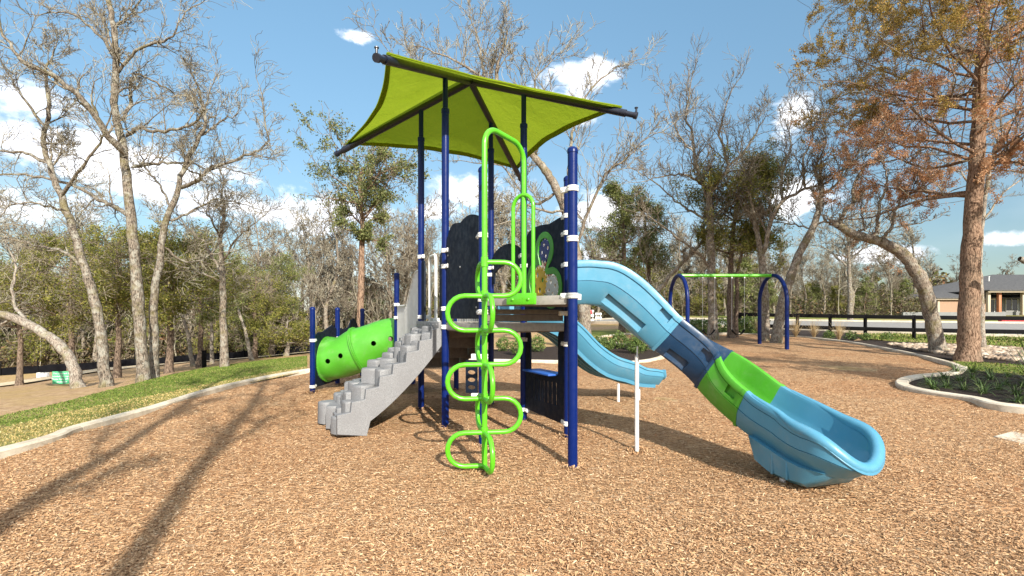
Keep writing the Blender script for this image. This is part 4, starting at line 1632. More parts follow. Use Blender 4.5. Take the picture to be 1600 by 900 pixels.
def build_wave_slide():
    s0 = (V3(P3) + V3(P4)) / 2
    d = EU
    pts = [(0, 1.25), (.45, 1.245), (.85, 1.08), (1.25, .74), (1.6, .52), (1.95, .42), (2.2, .34), (2.45, .31), (2.58, .30)]
    P = spline([s0 + d * u + Vector((0, 0, z)) for u, z in pts], 6)
    hs = [v.x for v in spline([(h, 0, 0) for h in (.24, .24, .23, .23, .24, .23, .21, .20, .18)], 6)]
    root = empty('wave_slide', (0, 0, 0), None, None, None, play)
    root.location = (0, 0, 0)
    mb = MB().loft(slide_rings(P, .62, hs))
    o = mb.build('slide_bed', M['bluelight'], root)
    recalc(o)
    m = MB()
    e = len(P) - 1
    t = (P[e] - P[e - 1]).normalized()
    lat = Vector((t.y, -t.x, 0)).normalized()
    up = lat.cross(t)
    path = [P[e] + lat * (.29 * math.cos(a)) + t * (.10 * math.sin(a)) + up * (hs[e] * (1 - math.sin(a) ** .5 * .75)) for a in np.linspace(0, PI, 15)]
    m.tube(path, .045, 12)
    m.add([P[e] - t * .02] + [p for p in path], [(0, i, i + 1) for i in range(1, 15)])
    m.build('exit_lip', M['bluelight'], root)
    # stiffening ribs under the bed
    rb = MB()
    for k in (-.2, -.07, .07, .2):
        rings = []
        for i in range(2, len(P) - 3, 2):
            t = (P[min(i + 1, e)] - P[i - 1]).normalized()
            l2 = Vector((t.y, -t.x, 0)).normalized()
            u2 = l2.cross(t)
            c = P[i] + l2 * k - u2 * .05
            rings.append([c + l2 * .03, c + l2 * .02 - u2 * .05, c - l2 * .02 - u2 * .05, c - l2 * .03])
        rb.loft(rings)
    o = rb.build('rib', M['bluelight'], root)
    recalc(o)
    for u, k in ((1.85, -.12), (2.25, -.12), (.95, 0)):
        lg = MB()
        p = s0 + d * u + EV * k
        z = .3 if u > 1.5 else .95
        lg.lathe(Vector((p.x, p.y, 0)), [(.022, -.06), (.022, z)], 10)
        lg.build('support_leg', M['white'], root)


build_big_slide()
build_wave_slide()


# --- crawl tunnel
def build_tunnel():
    a = (V3(Q4) + V3(Q5)) / 2
    b = (V3(Q1) + V3(Q2)) / 2
    r0 = .385
    ctl = [a + Vector((.0, 0, .93)), a.lerp(b, .25) + Vector((0, -.02, .90)), a.lerp(b, .55) + Vector((0, -.05, .72)), a.lerp(b, .8) + Vector((0, -.03, .59)), b + Vector((.02, 0, .56))]
    P = spline(ctl, 8)
    n = 30
    m = len(P)

    def shell(r, flip=False):
        rings = []
        for i, p in enumerate(P):
            t = (P[min(i + 1, m - 1)] - P[max(i - 1, 0)]).normalized()
            y = t.cross(Vector((0, 0, 1))).normalized()
            z = y.cross(t)
            k = i / (m - 1)
            rr = r * (1 + .035 * math.cos(k * 4 * PI) + (.05 if i in (0, m - 1) else 0))
            rings.append([p + (y * math.cos(q) + z * math.sin(q)) * (rr * (1 + .042 * math.sin(3 * q + 11 * k) * math.sin(PI * k) * math.sin(7 * k + 1))) for q in (2 * PI * j / n for j in range(n))])
        return rings
    out, inn = shell(r0), shell(r0 - .02)
    mb = MB()
    vs = [p for r in out for p in r] + [p for r in inn for p in r]
    N = m * n
    fs = []
    for i in range(m - 1):
        for k in range(n):
            k2 = (k + 1) % n
            fs.append((i * n + k, i * n + k2, (i + 1) * n + k2, (i + 1) * n + k))
            fs.append((N + i * n + k, N + (i + 1) * n + k, N + (i + 1) * n + k2, N + i * n + k2))
    for i in (0, m - 1):
        for k in range(n):
            k2 = (k + 1) % n
            f = (i * n + k, N + i * n + k, N + i * n + k2, i * n + k2)
            fs.append(f if i == 0 else f[::-1])
    mb.add(vs, fs)
    o = mb.build('tunnel', M['greenplastic'], play)
    recalc(o)
    cutters = []
    for k, dz in ((.14, .02), (.33, .0), (.66, .02), (.86, -.02)):
        i = int(k * (m - 1))
        c = MB().lathe(P[i] + Vector((0, -r0 - .15, dz)), [(.045, 0), (.045, .28)], 16, axis=(0, 1, 0))
        co = c.build('cutter', None)
        recalc(co)
        cutters.append(co)
    for k in (.25, .75):
        i = int(k * (m - 1))
        c = MB().lathe(P[i] + Vector((0, r0 + .15, 0)), [(.045, 0), (.045, .28)], 16, axis=(0, -1, 0))
        co = c.build('cutter', None)
        recalc(co)
        cutters.append(co)
    cut(o, cutters)
    fl = MB()
    i = int(.5 * (m - 1))
    for dd in (-.012, .014):
        t = (P[i + 1] - P[i - 1]).normalized()
        fl.lathe(P[i] + t * dd, [(r0 - .01, -.009), (r0 + .06, -.009), (r0 + .06, .009), (r0 - .01, .009)], 32, axis=t)
    fl.build('flange', M['greenplastic'], o)
    t = (P[-1] - P[-2]).normalized()
    MB().lathe(P[-1], [(r0 - .02, -.02), (r0 + .03, -.02), (r0 + .03, .0), (r0 - .02, .0)], 32, axis=t).build('collar', M['greenplastic'], o)
    t = (P[1] - P[0]).normalized()
    MB().lathe(P[0], [(r0 - .02, 0), (r0 + .03, 0), (r0 + .03, .02), (r0 - .02, .02)], 32, axis=t).build('collar', M['greenplastic'], o)


build_tunnel()

build_heaps([P1, P2, P3, P4, PN, PN2, PM, Q4, Q4b, Q5, Q1, Q2, Q3, (-.236, 4.285), xy(G(995, 699))])


# ------------------------------------------------------------------ trees
def nrm(v):
    l = math.sqrt(v[0] * v[0] + v[1] * v[1] + v[2] * v[2]) or 1
    return (v[0] / l, v[1] / l, v[2] / l)


class Tree:
    """grows limbs and twigs as tapering polylines, leaves as points"""
    def __init__(s, seed):
        s.r = random.Random(seed)
        s.lines = {}          # level -> [(pts, rads)]

    def put(s, lev, pts, rads):
        s.lines.setdefault(lev, []).append((pts, rads))

    def grow(s, p, d, L, r, lev, q):
        R = s.r
        n = q['n'][lev]
        g = q['gnarl'][lev]
        tr = q['trop'][lev]
        pts, rads = [tuple(p)], [r]
        dirs = [d]
        step = L / n
        x, y, z = p
        for i in range(n):
            d = nrm((d[0] + R.gauss(0, g), d[1] + R.gauss(0, g), d[2] + R.gauss(0, g) + tr))
            x += d[0] * step
            y += d[1] * step
            z += d[2] * step
            pts.append((x, y, z))
            rads.append(max(q['rmin'], r * (1 - .8 * (i + 1) / n)))
            dirs.append(d)
        s.put(lev, pts, rads)
        if lev < q['max']:
            s.shoots(pts, rads, dirs, L, lev, q, q['kids'][lev], .18)

    def shoots(s, pts, rads, dirs, L, lev, q, k, t0):
        R = s.r
        n = len(pts) - 1
        for j in range(k):
            t = t0 + (1 - t0) * (j + R.random()) / k
            i = min(n, int(t * n + .5))
            d = dirs[i]
            a = nrm((R.gauss(0, 1), R.gauss(0, 1), R.gauss(0, 1)))
            dt = a[0] * d[0] + a[1] * d[1] + a[2] * d[2]
            a = nrm((a[0] - d[0] * dt, a[1] - d[1] * dt, a[2] - d[2] * dt + q.get('lift', .25)))
            an = math.radians(R.uniform(*q['ang']))
            nd = nrm((d[0] * math.cos(an) + a[0] * math.sin(an), d[1] * math.cos(an) + a[1] * math.sin(an), d[2] * math.cos(an) + a[2] * math.sin(an)))
            s.grow(pts[i], nd, L * q['ratio'][lev] * R.uniform(.6, 1.25) * (1.15 - .45 * t), max(q['rmin'], rads[i] * q.get('rr', .62)), lev + 1, q)

    def path(s, pts, r0, r1, lev, q=None, kids=0, L=None, t0=.15, smooth=5, jit=.0):
        """a limb along given points, then shoots off it"""
        P = spline(pts, smooth)
        n = len(P) - 1
        ln = sum((P[i + 1] - P[i]).length for i in range(n))
        if jit:
            P = [P[0]] + [v + Vector((s.r.gauss(0, jit), s.r.gauss(0, jit), s.r.gauss(0, jit))) for v in P[1:]]
        rads = [(r0 + (r1 - r0) * (i / n)) * (1 + s.r.uniform(-.06, .06)) for i in range(n + 1)]
        s.put(lev, [tuple(v) for v in P], rads)
        if kids:
            dirs = [nrm(P[min(i + 1, n)] - P[max(i - 1, 0)]) for i in range(n + 1)]
            s.shoots([tuple(v) for v in P], rads, dirs, L or ln * .5, lev, q, kids, t0)
            # the limb runs on as a shoot from its end
            if q: s.grow(tuple(P[-1]), dirs[-1], (L or ln * .5) * .8, rads[-1], lev + 1, q)
        return P


def tubes(lines, sides, origin):
    """all polylines of one level as one vertex / quad array"""
    Vs, Fs, off = [], [], 0
    groups = {}
    for pts, rads in lines:
        groups.setdefault(len(pts), []).append((pts, rads))
    ca = np.cos(2 * PI * np.arange(sides) / sides)
    sa = np.sin(2 * PI * np.arange(sides) / sides)
    for m, g in groups.items():
        P = np.array([a for a, _ in g])
        R = np.array([b for _, b in g])
        k = len(g)
        t = np.empty_like(P)
        t[:, 1:-1] = P[:, 2:] - P[:, :-2]
        t[:, 0] = P[:, 1] - P[:, 0]
        t[:, -1] = P[:, -1] - P[:, -2]
        t /= np.linalg.norm(t, axis=2, keepdims=True) + 1e-9
        mean = P[:, -1] - P[:, 0]
        ref = np.zeros((k, 3))
        ref[np.arange(k), np.argmin(np.abs(mean), axis=1)] = 1
        nx = np.cross(t, ref[:, None, :])
        nx /= np.linalg.norm(nx, axis=2, keepdims=True) + 1e-9
        ny = np.cross(t, nx)
        V = P[:, :, None, :] + (nx[:, :, None, :] * ca[None, None, :, None] + ny[:, :, None, :] * sa[None, None, :, None]) * R[:, :, None, None]
        Vs.append(V.reshape(-1, 3))
        base = off + np.arange(k)[:, None, None] * (m * sides)
        i = np.arange(m - 1)[None, :, None] * sides
        j = np.arange(sides)[None, None, :]
        j2 = (j + 1) % sides
        Fs.append(np.stack([base + i + j, base + i + sides + j, base + i + sides + j2, base + i + j2], -1).reshape(-1, 4))
        off += k * m * sides
    return np.concatenate(Vs) - np.array(origin)[None], np.concatenate(Fs)


def merge(parts):
    V, Fc, o = [], [], 0
    for v, f in parts:
        V.append(v)
        Fc.append(f + o)
        o += len(v)
    return np.concatenate(V), np.concatenate(Fc)


def leaf_quads(C, size, rng, aspect=.55, flat=0.0):
    n = len(C)
    a = rng.normal(0, 1, (n, 3))
    a[:, 2] *= (1 - flat)
    a /= np.linalg.norm(a, axis=1, keepdims=True)
    b = rng.normal(0, 1, (n, 3))
    b -= a * (a * b).sum(1, keepdims=True)
    b /= np.linalg.norm(b, axis=1, keepdims=True)
    s_ = (size * rng.uniform(.55, 1.35, n))[:, None]
    a *= s_
    b *= s_ * aspect
    return np.stack([C - a, C - b * .9 + a * .1, C + a, C + b * .9 + a * .1], 1).reshape(-1, 3), np.arange(4 * n).reshape(n, 4)


def tips(lines, k, rng, spread, t0=.3):
    out = []
    for pts, _ in lines:
        P = np.array(pts)
        n = len(P) - 1
        t = rng.uniform(t0, 1, k) * n
        i = np.minimum(t.astype(int), n - 1)
        f = (t - i)[:, None]
        out.append(P[i] * (1 - f) + P[i + 1] * f)
    C = np.concatenate(out)
    return C + rng.normal(0, spread, C.shape)


OAK = dict(n=[6, 7, 6, 5, 4], gnarl=[.15, .17, .20, .24, .28], trop=[.04, .05, .05, .04, .03], kids=[6, 6, 6, 5, 0], ratio=[.62, .66, .60, .55, .5], ang=(28, 62), max=4, rmin=.0045, rr=.48)


def finish_tree(tr, name, label, base, m_bark, m_twig, split=2, group=None, leaves=None, sides=(10, 7, 5, 4, 3, 3), cat='tree', leaf_parts=None):
    """trunk and limbs as one part, fine twigs / foliage as the crown"""
    root = empty(name, base, label, cat, group)
    wood = [tubes(tr.lines[l], sides[min(l, 5)], base) for l in sorted(tr.lines) if l < split]
    V, Fc = merge(wood)
    np_mesh('trunk', V, Fc, m_bark, root, smooth=True)
    fine = [tubes(tr.lines[l], sides[min(l, 5)], base) for l in sorted(tr.lines) if l >= split]
    if leaves is None:
        V, Fc = merge(fine)
        np_mesh('crown', V, Fc, m_twig, root)
    else:
        if fine:
            V, Fc = merge(fine)
            np_mesh('branches', V, Fc, m_twig, root)
        V, Fc, m_leaf = leaves
        np_mesh('crown', V, Fc, m_leaf, root)
    return root


def pxpath(pts, Y):
    """picture points with a depth offset -> world"""
    return [PX(p[0], p[1], Y + (p[2] if len(p) > 2 else 0)) for p in pts]


def hero_oak(seed, label, Y, trunk, r0, r1, limbs, kids=9, L=1.5, m_bark='bark_oak', m_twig='twig', q=None, t0=.5, group=None, flare=1.35, sub=6, dens=1.0, name='oak_tree'):
    q = dict(q or OAK)
    tr = Tree(seed)
    b = GX(trunk[0][0], Y)
    pts = pxpath(trunk, Y)
    pts[0] = Vector((b.x, b.y, b.z - .15))
    P = tr.path(pts, r0, r1, 0, q, kids=kids, L=L, t0=t0, jit=.012)
    # root flare
    l = tr.lines[0][-1] if tr.lines[0][-1][0][0] == tuple(P[0]) else tr.lines[0][0]
    for i in range(min(3, len(l[1]))): l[1][i] *= (flare, 1.14, 1.04)[i]
    for lp, a, c, k, ll in limbs:
        tr.path(pxpath(lp, Y), a * .8, c * .8, 1, q, kids=int(k * dens), L=ll * 1.15, t0=.12, jit=.02)
        lim = tr.lines[1][[i for i, l_ in enumerate(tr.lines[1]) if l_[0][0] == tuple(PX(lp[0][0], lp[0][1], Y + (lp[0][2] if len(lp[0]) > 2 else 0)))][-1]]
        lim[1][0] *= .15
    return finish_tree(tr, name, label, b, M[m_bark], M[m_twig], split=3, group=group)


OAKR = dict(OAK, kids=[7, 7, 7, 5, 0], rmin=.007, trop=[.05, .09, .09, .07, .05], ang=(25, 55))
OAKF = dict(OAK, kids=[8, 7, 7, 6, 0], gnarl=[.15, .20, .24, .27, .3])

# left-hand group of bare oaks
hero_oak(1, 'pale bare oak with a mossy trunk leaning left, behind the green yard sign', 11.6,
         [(166, 598), (160, 540), (147, 467), (131, 416), (112, 352, .2), (96, 308, .3), (80, 262, .3), (68, 224, .3), (76, 172, .2), (70, 110, .3)], .118, .032,
         [([(96, 308), (120, 270, -.4), (150, 230, -.6), (168, 196, -.8)], .055, .02, 7, 1.2),
          ([(131, 416), (90, 390, .5), (40, 380, .6), (-20, 360, .7)], .05, .02, 6, 1.2),
          ([(74, 256), (40, 240, .4), (0, 235, .6), (-40, 215, .8)], .05, .02, 7, 1.3),
          ([(70, 200), (35, 150, -.3), (10, 110, -.4)], .045, .015, 6, 1.2),
          ([(104, 330), (60, 318, -.5), (10, 322, -.9)], .04, .015, 6, 1.1)], kids=6, L=1.3, t0=.62, q=OAKF)
hero_oak(2, 'tallest pale bare oak of the left group with a straight grey trunk', 11.9,
         [(224, 590), (219, 500), (213, 430), (206, 350), (196, 256, .1), (188, 208, .1), (178, 160), (180, 100, -.1), (178, 44, -.2), (166, -20, -.2), (160, -90, -.2)], .132, .04,
         [([(196, 244), (160, 200, -.5), (120, 148, -.9), (80, 118, -1.2), (36, 94, -1.4), (0, 44, -1.6)], .10, .03, 12, 1.5),
          ([(206, 340), (180, 325, .4), (156, 312, .6), (108, 288, .9), (40, 273, 1.2), (-20, 276, 1.5)], .075, .025, 12, 1.4),
          ([(186, 190), (204, 165, .3), (204, 132, .3), (213, 116, .3), (245, 128, .5), (280, 150, .7)], .06, .02, 10, 1.3),
          ([(197, 215), (216, 200, -.4), (256, 204, -.6), (304, 192, -.9), (318, 168, -1.0)], .06, .02, 10, 1.3),
          ([(204, 262), (230, 256, .5), (262, 253, .8), (304, 256, 1.1), (330, 268, 1.2)], .06, .02, 9, 1.2),
          ([(178, 120), (215, 80, -.3), (262, 60, -.5), (290, 20, -.6)], .05, .018, 9, 1.3),
          ([(180, 90), (150, 50, .4), (110, 20, .6), (70, 20, .8)], .05, .018, 9, 1.3),
          ([(178, 50), (205, 20, .3), (250, -30, .4)], .045, .016, 7, 1.3)], kids=7, L=1.3, t0=.6, q=OAKF)
hero_oak(3, 'slender bare oak close beside the tallest one with a limb sweeping right', 12.5,
         [(240, 586), (240, 500), (243, 450), (251, 403), (258, 352), (276, 304), (290, 258), (312, 214), (322, 190), (314, 150)], .105, .03,
         [([(284, 296), (310, 278, -.3), (332, 262, -.4), (384, 242, -.6), (416, 226, -.8), (412, 178, -.8)], .065, .018, 14, 1.3),
          ([(268, 325), (250, 290, .4), (228, 262, .6), (215, 230, .8)], .04, .015, 6, 1.1),
          ([(312, 214), (345, 190, .3), (372, 178, .5)], .04, .015, 6, 1.1),
          ([(262, 345), (300, 330, .5), (340, 312, .8), (384, 320, 1.0)], .045, .015, 9, 1.2),
          ([(255, 385), (292, 410, .4), (330, 398, .6), (372, 392, .8)], .04, .015, 8, 1.1)], kids=6, L=1.1, t0=.55, q=OAKF)
hero_oak(4, 'thin dark bare oak standing alone right of the left group', 15.5,
         [(351, 572), (348, 479), (347, 416), (345, 370), (350, 335), (346, 300)], .11, .03,
         [([(347, 430), (325, 385, .3), (300, 365, .6), (285, 350, .8)], .055, .015, 9, 1.4),
          ([(346, 410), (372, 370, -.3), (392, 352, -.6)], .05, .015, 8, 1.4),
          ([(346, 375), (330, 345, -.5), (318, 325, -.8)], .045, .015, 7, 1.2),
          ([(348, 440), (310, 425, -.6), (280, 416, -.9)], .045, .015, 7, 1.2)], kids=7, L=1.3, t0=.5, m_bark='bark_oakdark', m_twig='twig')
hero_oak(5, 'mottled grey trunk leaning steeply left, rooted behind the green yard sign', 13.0,
         [(124, 596), (112, 566), (90, 537), (64, 518), (30, 500), (0, 491), (-60, 470), (-120, 420)], .135, .08,
         [([(40, 504), (20, 470, .3), (25, 420, .5), (10, 380, .7)], .06, .02, 6, 1.2),
          ([(-30, 480), (-40, 420, .2), (-20, 360, .4), (-30, 300, .4)], .07, .02, 8, 1.4)], kids=3, L=1.2, t0=.5, m_bark='bark_pale')

# two oaks behind the camera whose shadows stripe the wood chips
for sd_, bx, by, lab, hh, rr in ((31, 1.0, -4.8, 'tall slim bare oak standing behind the viewpoint, its shadow nearest the edging', 9.5, .12), (32, .05, -4.9, 'bare oak with a thicker trunk behind the viewpoint shading the left of the wood chips', 9.0, .125)):
    tr = Tree(sd_)
    b = Vector((bx, by, T(bx, by)))
    tr.path([b - Vector((0, 0, .1)), b + Vector((.05, .05, 2.5)), b + Vector((-.05, 0, 5)), b + Vector((.1, -.1, hh - 2)), b + Vector((0, 0, hh))], rr, .05, 0, dict(OAK, rmin=.009, kids=[5, 5, 5, 3, 0]), kids=6, L=2.2, t0=.5)
    rg = np.random.default_rng(sd_)
    V, Fc = leaf_quads(tips(tr.lines[3][::17], 7, rg, .09), .05, rg)
    finish_tree(tr, 'oak_tree', lab, b, M['bark_oak'], M['twig'], split=3, leaves=(V - np.array(b), Fc, M['ochre']))

# big bare oak behind the canopy
hero_oak(6, 'large bare oak leaning left behind the lime canopy', 17.5,
         [(916, 531), (912, 480), (905, 430), (893, 360), (880, 318), (862, 282), (846, 258), (826, 236), (800, 205), (780, 160), (775, 110)], .23, .06,
         [([(800, 205), (770, 170, .5), (756, 110, .8), (748, 70, .8), (735, 30, .9)], .09, .025, 12, 1.9),
          ([(820, 232), (840, 180, -.5), (835, 130, -.8), (860, 95, -1)], .07, .02, 11, 1.8),
          ([(890, 345), (890, 250, .5), (896, 200, .8), (915, 150, 1), (955, 110, 1.2), (985, 98, 1.4)], .085, .02, 13, 1.8),
          ([(900, 390), (925, 320, -.5), (948, 270, -.9), (975, 250, -1.2), (1010, 215, -1.5)], .08, .02, 13, 1.8),
          ([(870, 300), (842, 318, .4), (815, 300, .6), (785, 260, .8), (740, 255, 1.0)], .07, .02, 10, 1.8),
          ([(790, 190), (720, 150, -.5), (660, 120, -.8), (620, 90, -1.0)], .08, .02, 12, 1.8),
          ([(770, 130), (700, 90, .5), (650, 70, .8)], .06, .02, 9, 1.6),
          ([(885, 330), (850, 330, -.6), (815, 318, -.9), (800, 345, -1.1), (760, 352, -1.2)], .06, .02, 10, 1.5)],
         kids=7, L=1.8, t0=.6, m_bark='bark_oakdark', m_twig='twig', q=OAKR)

# right-hand oaks
hero_oak(7, 'tall dark bare oak behind the swing beam with forked upright limbs', 21.5,
         [(1114, 519), (1113, 460), (1111, 400), (1109, 350), (1108, 308), (1110, 296)], .21, .12,
         [([(1109, 312), (1097, 284, .3), (1085, 248, .5), (1082, 208, .6), (1072, 182, .6), (1078, 140, .7)], .12, .03, 14, 1.9),
          ([(1110, 300), (1124, 280, -.3), (1136, 262, -.4), (1130, 230, -.5), (1124, 206, -.5), (1140, 150, -.5)], .12, .03, 14, 1.9),
          ([(1098, 290), (1075, 274, -.4), (1040, 274, -.8), (1005, 285, -1.2)], .075, .02, 12, 1.8),
          ([(1106, 345), (1080, 330, .5), (1056, 314, .8), (1024, 286, 1.2), (1000, 270, 1.5)], .075, .02, 11, 1.7),
          ([(1136, 262), (1165, 235, .5), (1185, 200, .8), (1200, 180, .9)], .075, .02, 12, 1.8),
          ([(1111, 420), (1092, 396, -.4), (1060, 373, -.8), (1034, 352, -1.2), (1012, 338, -1.5)], .08, .02, 11, 1.6),
          ([(1110, 340), (1140, 322, .4), (1170, 310, .8), (1200, 300, 1)], .06, .02, 9, 1.5),
          ([(1084, 240), (1060, 210, .6), (1040, 160, .9)], .055, .02, 9, 1.7)], kids=6, L=1.7, t0=.6, m_bark='bark_oakdark', m_twig='twigdark', q=OAKR)
hero_oak(8, 'dark leaning oak trunk left of the swing set', 22.5,
         [(1005, 512), (1022, 468), (1040, 440), (1062, 414), (1084, 394), (1100, 370), (1110, 340)], .13, .04,
         [([(1022, 468), (1010, 430, .4), (1002, 395, .6)], .05, .02, 5, 1.3)], kids=6, L=1.2, t0=.5, m_bark='bark_oakdark', m_twig='twigdark', q=OAKR)
hero_oak(9, 'forked oak with a pale lower trunk inside the right swing arch', 20.5,
         [(1194, 520), (1195, 470), (1192, 420), (1186, 380), (1180, 352), (1176, 330)], .19, .06,
         [([(1192, 400), (1204, 348, -.3), (1222, 316, -.5), (1258, 296, -.8), (1290, 285, -1), (1330, 250, -1.2)], .12, .03, 16, 1.7),
          ([(1180, 352), (1165, 320, .3), (1170, 285, .5), (1160, 250, .7)], .07, .02, 10, 1.7),
          ([(1222, 316), (1222, 270, .4), (1235, 230, .7), (1230, 190, .9)], .08, .02, 12, 1.7),
          ([(1258, 296), (1255, 250, -.3), (1270, 215, -.5), (1262, 175, -.7)], .07, .02, 11, 1.6)], kids=5, L=1.5, t0=.6, m_bark='bark_oakdark', m_twig='twigdark', q=OAKR)
hero_oak(10, 'crooked grey oak leaning right just beyond the right swing arch', 19.5,
         [(1212, 522), (1222, 475), (1236, 430), (1252, 390), (1268, 360), (1277, 338), (1282, 312), (1284, 295)], .19, .085,
         [([(1283, 300), (1275, 260, .3), (1290, 225, .5), (1285, 190, .7)], .085, .02, 12, 1.6),
          ([(1283, 305), (1305, 290, -.3), (1322, 262, -.5), (1350, 240, -.7)], .075, .02, 12, 1.6),
          ([(1272, 350), (1310, 345, -.6), (1345, 332, -.9), (1375, 330, -1.2)], .05, .018, 9, 1.4),
          ([(1268, 358), (1236, 350, .5), (1200, 346, .8)], .05, .018, 8, 1.3)], kids=4, L=1.4, t0=.7, m_bark='bark_oakdark', m_twig='twigdark', q=OAKR)
hero_oak(11, 'leaning oak with a bent bare trunk and sinuous limbs rising from its top', 15.8,
         [(1468, 547), (1457, 500), (1444, 450), (1428, 420), (1411, 398), (1388, 384), (1366, 375), (1340, 368), (1322, 360), (1309, 352)], .225, .10,
         [([(1311, 353), (1318, 332, .2), (1334, 314, .3), (1333, 296, .3), (1345, 270, .4), (1360, 255, .5), (1395, 250, .6), (1440, 240, .7)], .085, .022, 6, .75),
          ([(1364, 376), (1372, 345, -.2), (1374, 322, -.3), (1384, 290, -.4), (1383, 262, -.5), (1372, 235, -.6)], .07, .02, 5, .7),
          ([(1372, 378), (1392, 356, -.3), (1398, 330, -.4), (1412, 308, -.5), (1430, 300, -.6), (1456, 285, -.7)], .07, .02, 5, .7),
          ([(1340, 362), (1352, 356, .3), (1345, 330, .4), (1350, 300, .5)], .05, .018, 4, .6),
          ([(1309, 352), (1292, 346, .2), (1280, 330, .4), (1268, 300, .5)], .06, .018, 5, .7),
          ([(1395, 356), (1430, 350, .4), (1452, 345, .6)], .04, .012, 4, .6)], kids=2, L=.5, t0=.7, m_bark='bark_oakdark', m_twig='twigdark', q=dict(OAKR, kids=[5, 5, 5, 4, 0]))
hero_oak(12, 'slim pale trunk standing close behind the reddish cedar', 16.8,
         [(1536, 538), (1533, 480), (1530, 420), (1533, 360), (1540, 300), (1552, 240)], .10, .05,
         [([(1533, 350), (1570, 300, .3), (1610, 270, .5)], .045, .02, 7, 1.3), ([(1538, 310), (1500, 270, .4), (1470, 250, .8)], .045, .02, 7, 1.2)], kids=5, L=1.3, t0=.6, m_bark='bark_pale', m_twig='twigdark')
hero_oak(13, 'spreading bare oak far off beyond the road, behind the leaning trunk', 40,
         [(1329, 492), (1328, 450), (1326, 410), (1325, 385)], .19, .09,
         [([(1327, 420), (1300, 395, .5), (1280, 385, .8)], .11, .03, 9, 2.6), ([(1326, 410), (1352, 385, -.5), (1372, 376, -.8)], .11, .03, 9, 2.6),
          ([(1326, 395), (1315, 372, .4), (1300, 362, .6)], .10, .03, 8, 2.4), ([(1325, 395), (1340, 368, -.4), (1345, 360, -.6)], .10, .03, 8, 2.4)], kids=5, L=2.4, t0=.6, m_bark='bark_oak', q=dict(OAK, rmin=.014))
# knobbly limb that enters the picture from the right
hero_oak(14, 'dark knobbly oak limb reaching in at the right edge', 12.5,
         [(1720, 562), (1716, 500), (1700, 440), (1670, 418), (1640, 414), (1610, 411), (1594, 404)], .22, .06,
         [([(1700, 440), (1720, 380, .3), (1745, 300, .5), (1740, 220, .5)], .13, .04, 9, 1.6), ([(1670, 418), (1665, 370, .5), (1690, 320, .8)], .06, .02, 6, 1.2)], kids=0, m_bark='bark_oakdark')


# --- cedars
CED = dict(n=[6, 6, 5, 4], gnarl=[.06, .14, .22, .3], trop=[.0, .03, .04, .04], kids=[0, 7, 6, 0], ratio=[.5, .55, .55, .5], ang=(35, 70), max=3, rmin=.006, rr=.5, lift=.15)


def cedar(seed, label, Y, trunk, r0, r1, H0, W, m_leaf, nb=34, bk=.32, kpt=26, leaf=.075, spread=.10, m_bark='bark_cedar', shape=None, q=None, group=None, name='cedar_tree', base=None, leafk=1.0, up=(.1, .5), split_leaf=None, aspect=.5, fill=.8, clump=1.3):
    """straight trunk, whorls of side branches from height fraction H0 up, sprays of foliage; W = crown half width in metres"""
    q = dict(q or CED)
    tr = Tree(seed)
    R = tr.r
    if base is None:
        b = GX(trunk[0][0], Y)
        pts = pxpath(trunk, Y)
        pts[0] = Vector((b.x, b.y, b.z - .15))
    else:
        b = base
        pts = trunk
    P = tr.path(pts, r0, r1, 0, jit=.01)
    l = tr.lines[0][0]
    for i in range(2): l[1][i] *= (1.3, 1.1)[i]
    n = len(P) - 1
    for k in range(nb):
        t = H0 + (1 - H0) * (k + R.random()) / nb
        i = min(n - 1, int(t * n))
        p = P[i].lerp(P[i + 1], t * n - i)
        f = (t - H0) / (1 - H0)
        w = W * (shape(f) if shape else (math.sin(PI * min(1, .18 + .82 * f)) ** .7)) * R.uniform(.55, 1.1)
        a = R.uniform(0, 2 * PI)
        d = nrm((math.cos(a), math.sin(a), R.uniform(*up)))
        tr.grow(tuple(p), d, max(.3, w), max(.012, r0 * bk * (1 - .6 * f)), 1, q)
    rng = np.random.default_rng(seed)
    tw = tr.lines.get(3, [])
    tw = [l_ for l_ in tw if R.random() < fill] + tr.lines.get(2, [])[::3]
    C = tips(tw, int(kpt * leafk), rng, spread)
    if clump:
        X, Y_, Z = C[:, 0] * clump, C[:, 1] * clump, C[:, 2] * clump
        f = np.sin(2.1 * X + 1.3 * np.sin(1.7 * Z + seed)) + np.sin(3.4 * Z + 1.1 * np.sin(1.9 * Y_)) + np.sin(2.3 * Y_ + 1.2 * np.sin(1.5 * X)) + rng.normal(0, .35, len(C))
        C = C[f > -.35]
    parts = split_leaf
    if parts is None:
        V, Fc = leaf_quads(C, leaf, rng, aspect)
        return finish_tree(tr, name, label, b, M[m_bark], M['twigdark'], split=2, leaves=(V - np.array(b), Fc, M[m_leaf]), group=group)
    # foliage of two hues in separate masses
    sel = parts(C)
    V, Fc = leaf_quads(C[sel], leaf, rng, aspect)
    root = finish_tree(tr, name, label, b, M[m_bark], M['twigdark'], split=2, leaves=(V - np.array(b), Fc, M[m_leaf[0]]), group=group)
    V, Fc = leaf_quads(C[~sel], leaf, rng, aspect)
    np_mesh('crown', V - np.array(b), Fc, M[m_leaf[1]], root)
    return root


def dome(f): return max(.15, math.sin(PI * (.12 + .80 * f)) ** .6)


# rust-and-ochre cedar at the right
def hue(C):
    z = C[:, 2]
    x = C[:, 0]
    return (.9 * np.sin(x * 1.1 + z * .8) + .9 * np.sin(z * 1.7 - x * .4 + C[:, 1] * .9) + .55 * (x - 11.0) - .9 * (z - 7.0) + .9) > 0


